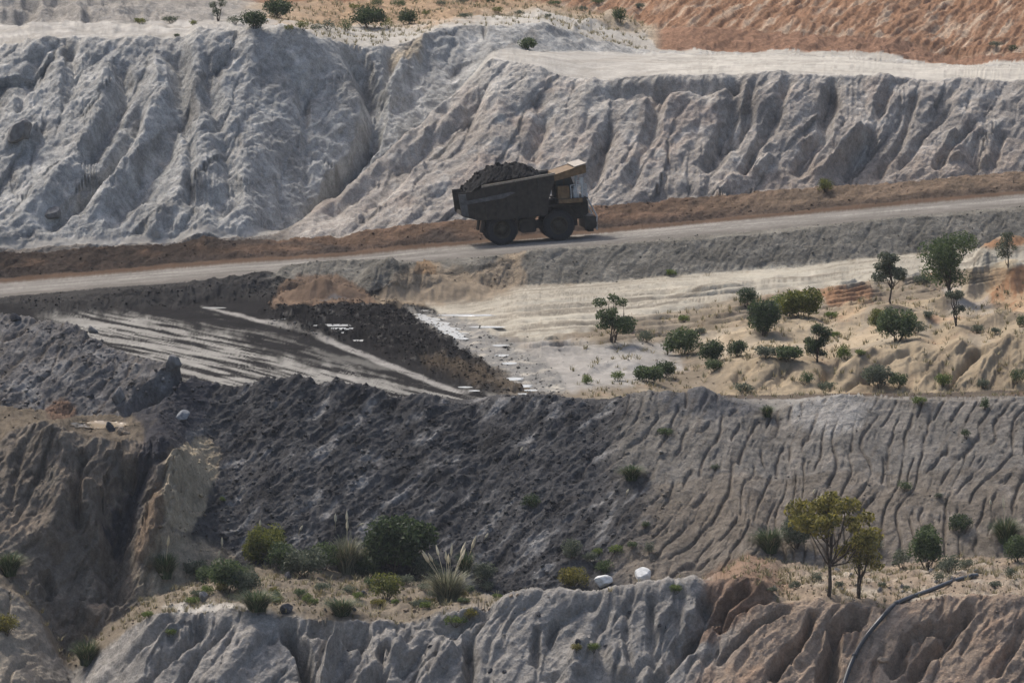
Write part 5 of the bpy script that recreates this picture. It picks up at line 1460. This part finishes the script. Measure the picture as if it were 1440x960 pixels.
ROCK = {'white': simple_mat('white_rock', (.62, .62, .60), .85, 0, .2, .2, 3, .4), 'dark': simple_mat('dark_coal_rock', (.06, .06, .065), .8, 0, .2, .4, 3, .5), 'grey': simple_mat('grey_rock', (.17, .165, .16), .9, 0, .15, .3, 3, .5),
        'tan': simple_mat('tan_rock', (.32, .25, .18), .9, 0, .15, .3, 3, .5), 'blue': simple_mat('blue_grey_rock', (.20, .21, .22), .9, 0, .15, .25, 3, .5)}
def boulder(px, py, w, h, kind, label, name='boulder', group=None, seed=0, dep=.8):
    rs = np.random.RandomState(seed + int(px))
    v = ground(px, py); m = ppm(v)
    bm = bmesh.new()
    bmesh.ops.create_icosphere(bm, subdivisions=3, radius=1.0)
    pl = rs.normal(size=(9, 3)); pl /= np.linalg.norm(pl, axis=1, keepdims=True)
    off = .42 + .35 * rs.rand(9)
    for q in bm.verts:
        c = np.array(q.co)
        for n_, o_ in zip(pl, off):
            e = c @ n_ - o_
            if e > 0:
                c = c - n_ * e * .96
        c *= 1 + .05 * math.sin(c[0] * 7 + seed) * math.cos(c[2] * 6)
        q.co = c
    me = bpy.data.meshes.new(name); bm.to_mesh(me); bm.free(); me.materials.append(ROCK[kind])
    o = bpy.data.objects.new(name, me); COL.objects.link(o)
    o.location = v + Vector((0, .1, h * m * .32))
    o.scale = (w * m * .56, w * m * .5 * dep, h * m * .62)
    o.rotation_euler.z = rs.rand() * .6
    tag(o, label, 'rock', group)
    return o
boulder(849, 825, 32, 18, 'white', 'white rounded boulder lying behind the pale ridge crest')
boulder(901, 815, 30, 20, 'white', 'white tilted slab beside the rounded white boulder')
boulder(243, 523, 26, 30, 'grey', 'rounded grey boulder at the end of the spoil windrow')
boulder(155, 606, 16, 16, 'dark', 'dark block standing in the tan pool on the ledge')
boulder(168, 610, 12, 12, 'tan', 'pale tan block beside the dark block in the pool')
boulder(177, 611, 12, 8, 'tan', 'small flat tan stone at the right edge of the pool')
boulder(258, 592, 20, 20, 'blue', 'bluish grey boulder in the coal rubble beside the trench')
boulder(166, 566, 26, 24, 'grey', 'broad grey boulder half buried at the trench foot')
boulder(285, 846, 16, 16, 'grey', 'grey stone on the ledge below the mid green bush')
boulder(405, 815, 12, 13, 'dark', 'round dark stone on the sandy hump beside silvery bush')
boulder(404, 861, 22, 14, 'dark', 'dark flat stone beside the broad green tussock')
boulder(757, 868, 9, 11, 'dark', 'small black stone stuck on the pale ridge face')
boulder(313, 702, 9, 9, 'grey', 'small pale stone at the edge of the coal slope')
boulder(128, 560, 14, 10, 'dark', 'black lump of coal on the left upper slope')
boulder(1240, 930, 20, 10, 'tan', 'tan stone on the red slope next to the hose')
boulder(130, 468, 18, 12, 'grey', 'grey clod on top of the left spoil windrow')
boulder(22, 452, 20, 14, 'dark', 'dark clod at the far left of the spoil windrow')
boulder(220, 690, 9, 9, 'grey', 'pale stone in the coal spill of the ravine')
boulder(512, 838, 12, 10, 'dark', 'dark stone left of the low olive bush')
boulder(28, 198, 40, 34, 'grey', 'big angular pale block on the left of the gullied cliff')
boulder(72, 306, 26, 20, 'grey', 'pale block at the foot of the gullied cliff')
rs_ = np.random.RandomState(11)
for k in range(46):                                           # single stones on the ridge and ledges
    px, py = [(rs_.uniform(440, 960), rs_.uniform(850, 955)), (rs_.uniform(1070, 1430), rs_.uniform(800, 836)), (rs_.uniform(560, 760), rs_.uniform(835, 860))][k % 3]
    boulder(px, py, rs_.uniform(5, 10), rs_.uniform(4, 8), ['dark', 'grey', 'tan'][k % 3], ['small dark loose stone on the gullied face of pale ridge', 'small grey loose stone on the red ledge around the hose', 'small tan loose stone beside the dry plumed pampas'][k % 3], 'stone', ['dark stones on the ridge face', 'grey stones on the red ledge', 'tan stones near the pampas'][k % 3], k)

OCT_V = np.array([(1, 0, 0), (-1, 0, 0), (0, 1, 0), (0, -1, 0), (0, 0, 1), (0, 0, -1)], float)
OCT_F = np.array([(0, 2, 4), (2, 1, 4), (1, 3, 4), (3, 0, 4), (2, 0, 5), (1, 2, 5), (3, 1, 5), (0, 3, 5)])
def rubble(name, weight, n, smin, smax, tint, mat):
    rs = np.random.RandomState(len(name))
    w_ = (weight * np.clip(ds, .02, .6)).ravel(); w_ = w_ / w_.sum()
    idx = rs.choice(w_.size, n, p=w_)
    c = V[idx] + rs.normal(size=(n, 3)) * .12 * np.array([1, 1, .1])
    s = smin + (smax - smin) * rs.rand(n) ** 3
    v = OCT_V[None] * (.6 + .7 * rs.rand(n, 6, 1)) * s[:, None, None]
    a = rs.rand(n) * 6.28
    ca, sa = np.cos(a)[:, None], np.sin(a)[:, None]
    v = np.stack([v[..., 0] * ca - v[..., 1] * sa, v[..., 0] * sa + v[..., 1] * ca, v[..., 2] * .75 + v[..., 0] * .2], -1)
    v = (v + c[:, None]).reshape(-1, 3).astype(np.float32)
    f = (OCT_F[None] + (np.arange(n) * 6)[:, None, None]).reshape(-1, 3).astype(np.int32)
    me = bpy.data.meshes.new(name)
    me.vertices.add(len(v)); me.vertices.foreach_set('co', v.ravel())
    me.loops.add(f.size); me.loops.foreach_set('vertex_index', f.ravel())
    me.polygons.add(len(f)); me.polygons.foreach_set('loop_start', np.arange(0, f.size, 3, dtype=np.int32))
    at = me.color_attributes.new('Col', 'FLOAT_COLOR', 'POINT')
    cc = np.repeat(CA[idx][:, None], 6, 1).copy()
    cc[..., :3] *= (tint[0] + (tint[1] - tint[0]) * rs.rand(n, 1, 1)); cc[..., 3] = 0
    at.data.foreach_set('color', cc.astype(np.float32).ravel())
    me.update(calc_edges=True); me.materials.append(mat)
    o = bpy.data.objects.new(name, me); COL.objects.link(o)
    o['kind'] = 'stuff'; o['label'] = {'coal_rubble': 'broken coal clods covering the black slope', 'floor_debris': 'black coal debris strewn on the wet pit floor', 'gravel': 'loose gravel and pebbles on slopes and berms'}[name]
    o['category'] = 'rubble'
inner = ((PX0 > -60) & (PX0 < 1500)).astype(float)
rubble('coal_rubble', sp * np.clip(rub, 0, 1) * inner, 5000, .04, .20, (.75, 1.4), M_EARTH)
rubble('floor_debris', (M_DEB + .7 * M_WL + .25 * M_WET) * inner, 4200, .04, .16, (.7, 1.8), M_EARTH)
rubble('gravel', (rng('fg_crest', 'sp_foot') * 1.0 + .5 * bm_ + .6 * wr_ + .12 * scr + .15 * sp * (1 - np.clip(rub, 0, 1)) + .12 * rng('fg_foot', 'fg_crest')) * inner, 9000, .03, .12, (.7, 1.25), M_EARTH)

# dry grass stubble on the sand and the ledges
rsg = np.random.RandomState(5)
wg = ((scr * (1 - M_WET) * smooth(790, 860, PX0) * smooth(-.2, .3, nb2) + 1.7 * rng('fg_crest', 'sp_foot') * smooth(-.3, .2, nb2) + 1.0 * rng('lc_crest', 'red_top') * smooth(350, 420, PX0) * smooth(930, 880, PX0)) * inner * np.clip(ds, .02, .8)).ravel()
wg /= wg.sum()
ng = 3400
gi = rsg.choice(wg.size, ng, p=wg)
q, _ = blades(rsg, ng * 9, .75, .42, .05, 1.0, 2)
q = q + np.repeat(V[gi], 9, 0)[:, None, None, :] + np.repeat(rsg.normal(size=(ng, 3)) * [.3, .5, 0], 9, 0)[:, None, None, :]
gm = blade_mesh('dry_grass', q, leaf_mat('dry_grass_blade', (.10, .095, .045), (.36, .30, .17), .2))
go = bpy.data.objects.new('dry_grass', gm); COL.objects.link(go)
go['kind'] = 'stuff'; go['label'] = 'sparse dry grass and seedlings on sand and ledges'; go['category'] = 'grass'

# water
wm, nt, bs = mat_new('silty_water_sky_glare')
bs.inputs['Base Color'].default_value = (.48, .48, .455, 1)  # pale silt, whitened further to imitate the bright sky's reflection
bs.inputs['Roughness'].default_value = .2
bs.inputs['Specular IOR Level'].default_value = .5
tcw = nt.nodes.new('ShaderNodeTexCoord'); nw = nt.nodes.new('ShaderNodeTexNoise'); nw.inputs['Scale'].default_value = 3.0
nt.links.new(tcw.outputs['Object'], nw.inputs['Vector'])
bw = nt.nodes.new('ShaderNodeBump'); bw.inputs['Strength'].default_value = .25; bw.inputs['Distance'].default_value = .08
nt.links.new(nw.outputs[0], bw.inputs['Height']); nt.links.new(bw.outputs[0], bs.inputs['Normal'])
def puddle(pts, lift=.03, name='puddle', label=None, mat=wm):
    g = [ground(*p) for p in pts]
    g = [p for p in g if abs(p.y - sorted(q_.y for q_ in g)[len(g) // 2]) < 12]
    z = sorted(p.z for p in g)[len(g) * 2 // 3] + lift
    P2 = []
    n = len(pts)
    for i in range(n):
        a, b = pts[i], pts[(i + 1) % n]
        for k in range(4):
            t = k / 4
            x = a[0] + (b[0] - a[0]) * t; y = a[1] + (b[1] - a[1]) * t
            x += 2.2 * math.sin(x * .9 + y * 2.1); y += .5 * math.sin(x * 1.3 + 1)
            P2.append((*on_plane(x, y, z), z))
    o = mk(name, P2, [tuple(range(len(P2)))], mat)
    o['kind'] = 'structure'
    if label:
        o['label'] = label
    return o
def floor_point(px, py):
    c = int(np.argmin(np.abs(U - px)))
    m_ = np.nonzero((seg[:, c] >= ID['behind'] + .05) & (seg[:, c] < ID['berm_foot']))[0]
    y_ = np.interp(-py, -PY0[m_, c], Y0[m_, c])
    z_ = float(np.interp(y_, Y0[m_, c], Z0[m_, c])) + .03
    return ((px - 720) / F_PX * (y_ * cP - (z_ - CAM_H) * sP), y_, z_)
def puddle_rows(y0, y1, xc, hw, seed, step=.45):
    """thin sheet of water lying on the floor with a ragged shore"""
    n = max(3, int((y1 - y0) / step))
    v = []; f = []
    for i in range(n + 1):
        y = y0 + (y1 - y0) * i / n
        a, b = [float(q) for q in perlin(np.array([y * .55, y * .55 + 40]), np.array([seed * 1.7, seed * 1.7]), 3)]
        w_ = hw(y)
        for q in (-1.0, -.33, .33, 1.0):
            x = xc(y) + w_ * q * (1 + .55 * (a if q < 0 else b)) + 6 * a * min(1, w_ / 12)
            p = floor_point(x, y)
            v.append((p[0], p[1], p[2] - .012))
    for i in range(n):
        for q in range(3):
            k = i * 4 + q
            f.append((k, k + 1, k + 5, k + 4))
    o = mk('puddle', v, f, wm)
    o['kind'] = 'structure'
puddle_rows(441, 478, lambda y: 588 + (y - 441) * 1.75, lambda y: (15 + 6 * math.sin(y * .9)) * math.sqrt(max(.02, 1 - abs((y - 459.5) / 18.6) ** 2.5)), 1)
for k, (px, py, hw_, ry) in enumerate([(655, 443.5, 42, 1.7), (682, 460, 26, 1.3), (466, 457.5, 30, 1.6), (480, 462.3, 26, 1.5), (488, 468, 13, .9), (508, 479, 15, 1.2), (405, 449, 11, .8), (424, 445, 11, .9), (655, 544.5, 11, 1.0), (668, 549.5, 9, .9),
                                       (722, 533, 12, 2.2), (736, 543, 12, 2.0), (746, 549, 10, 1.2), (735, 554, 14, 1.1), (706, 500, 11, 1.6), (716, 511, 10, 1.6), (597, 437, 9, .8), (560, 437, 9, .8), (702, 486, 10, 1.2), (300, 433, 16, .8)]):
    puddle_rows(py - ry, py + ry, lambda y, c=px: c, lambda y, h=hw_, p=py, r=ry: h * math.sqrt(max(.01, 1 - ((y - p) / r) ** 2)), k + 4, .3)
pm, nt, bs = mat_new('shallow_tan_water')
bs.inputs['Base Color'].default_value = (.27, .21, .135, 1); bs.inputs['Roughness'].default_value = .22
pv_ = []; pf_ = []
for i in range(13):
    y = 591.5 + 11 * i / 12
    w_ = 40 * math.sqrt(max(.06, 1 - ((y - 597) / 5.7) ** 2)) + 3 * math.sin(i * 2.1)
    for q in range(13):
        p = ground(140 + w_ * (q / 6 - 1), y)
        pv_.append((p.x, p.y, p.z + .02))
zs_ = sorted(p[2] for p in pv_)
for i in range(12):
    for q in range(12):
        k = i * 13 + q
        pf_.append((k, k + 1, k + 14, k + 13))
mk('pool', pv_, pf_, pm)['kind'] = 'structure'

# hazy air over the pit
hb = MB().box(-430, 430, -40, 1700, -75, 80)
hm = bpy.data.materials.new('hazy_air'); hm.use_nodes = True
hn = hm.node_tree
for n_ in list(hn.nodes):
    if n_.type != 'OUTPUT_MATERIAL':
        hn.nodes.remove(n_)
pv = hn.nodes.new('ShaderNodeVolumePrincipled')
pv.inputs['Color'].default_value = (.80, .86, .95, 1)
pv.inputs['Density'].default_value = .00005
pv.inputs['Anisotropy'].default_value = .2
hn.links.new(pv.outputs[0], hn.nodes['Material Output'].inputs['Volume'])
ho = hb.build('haze', hm)
ho['kind'] = 'stuff'; ho['label'] = 'thin pale haze in the air over the pit'; ho['category'] = 'haze'
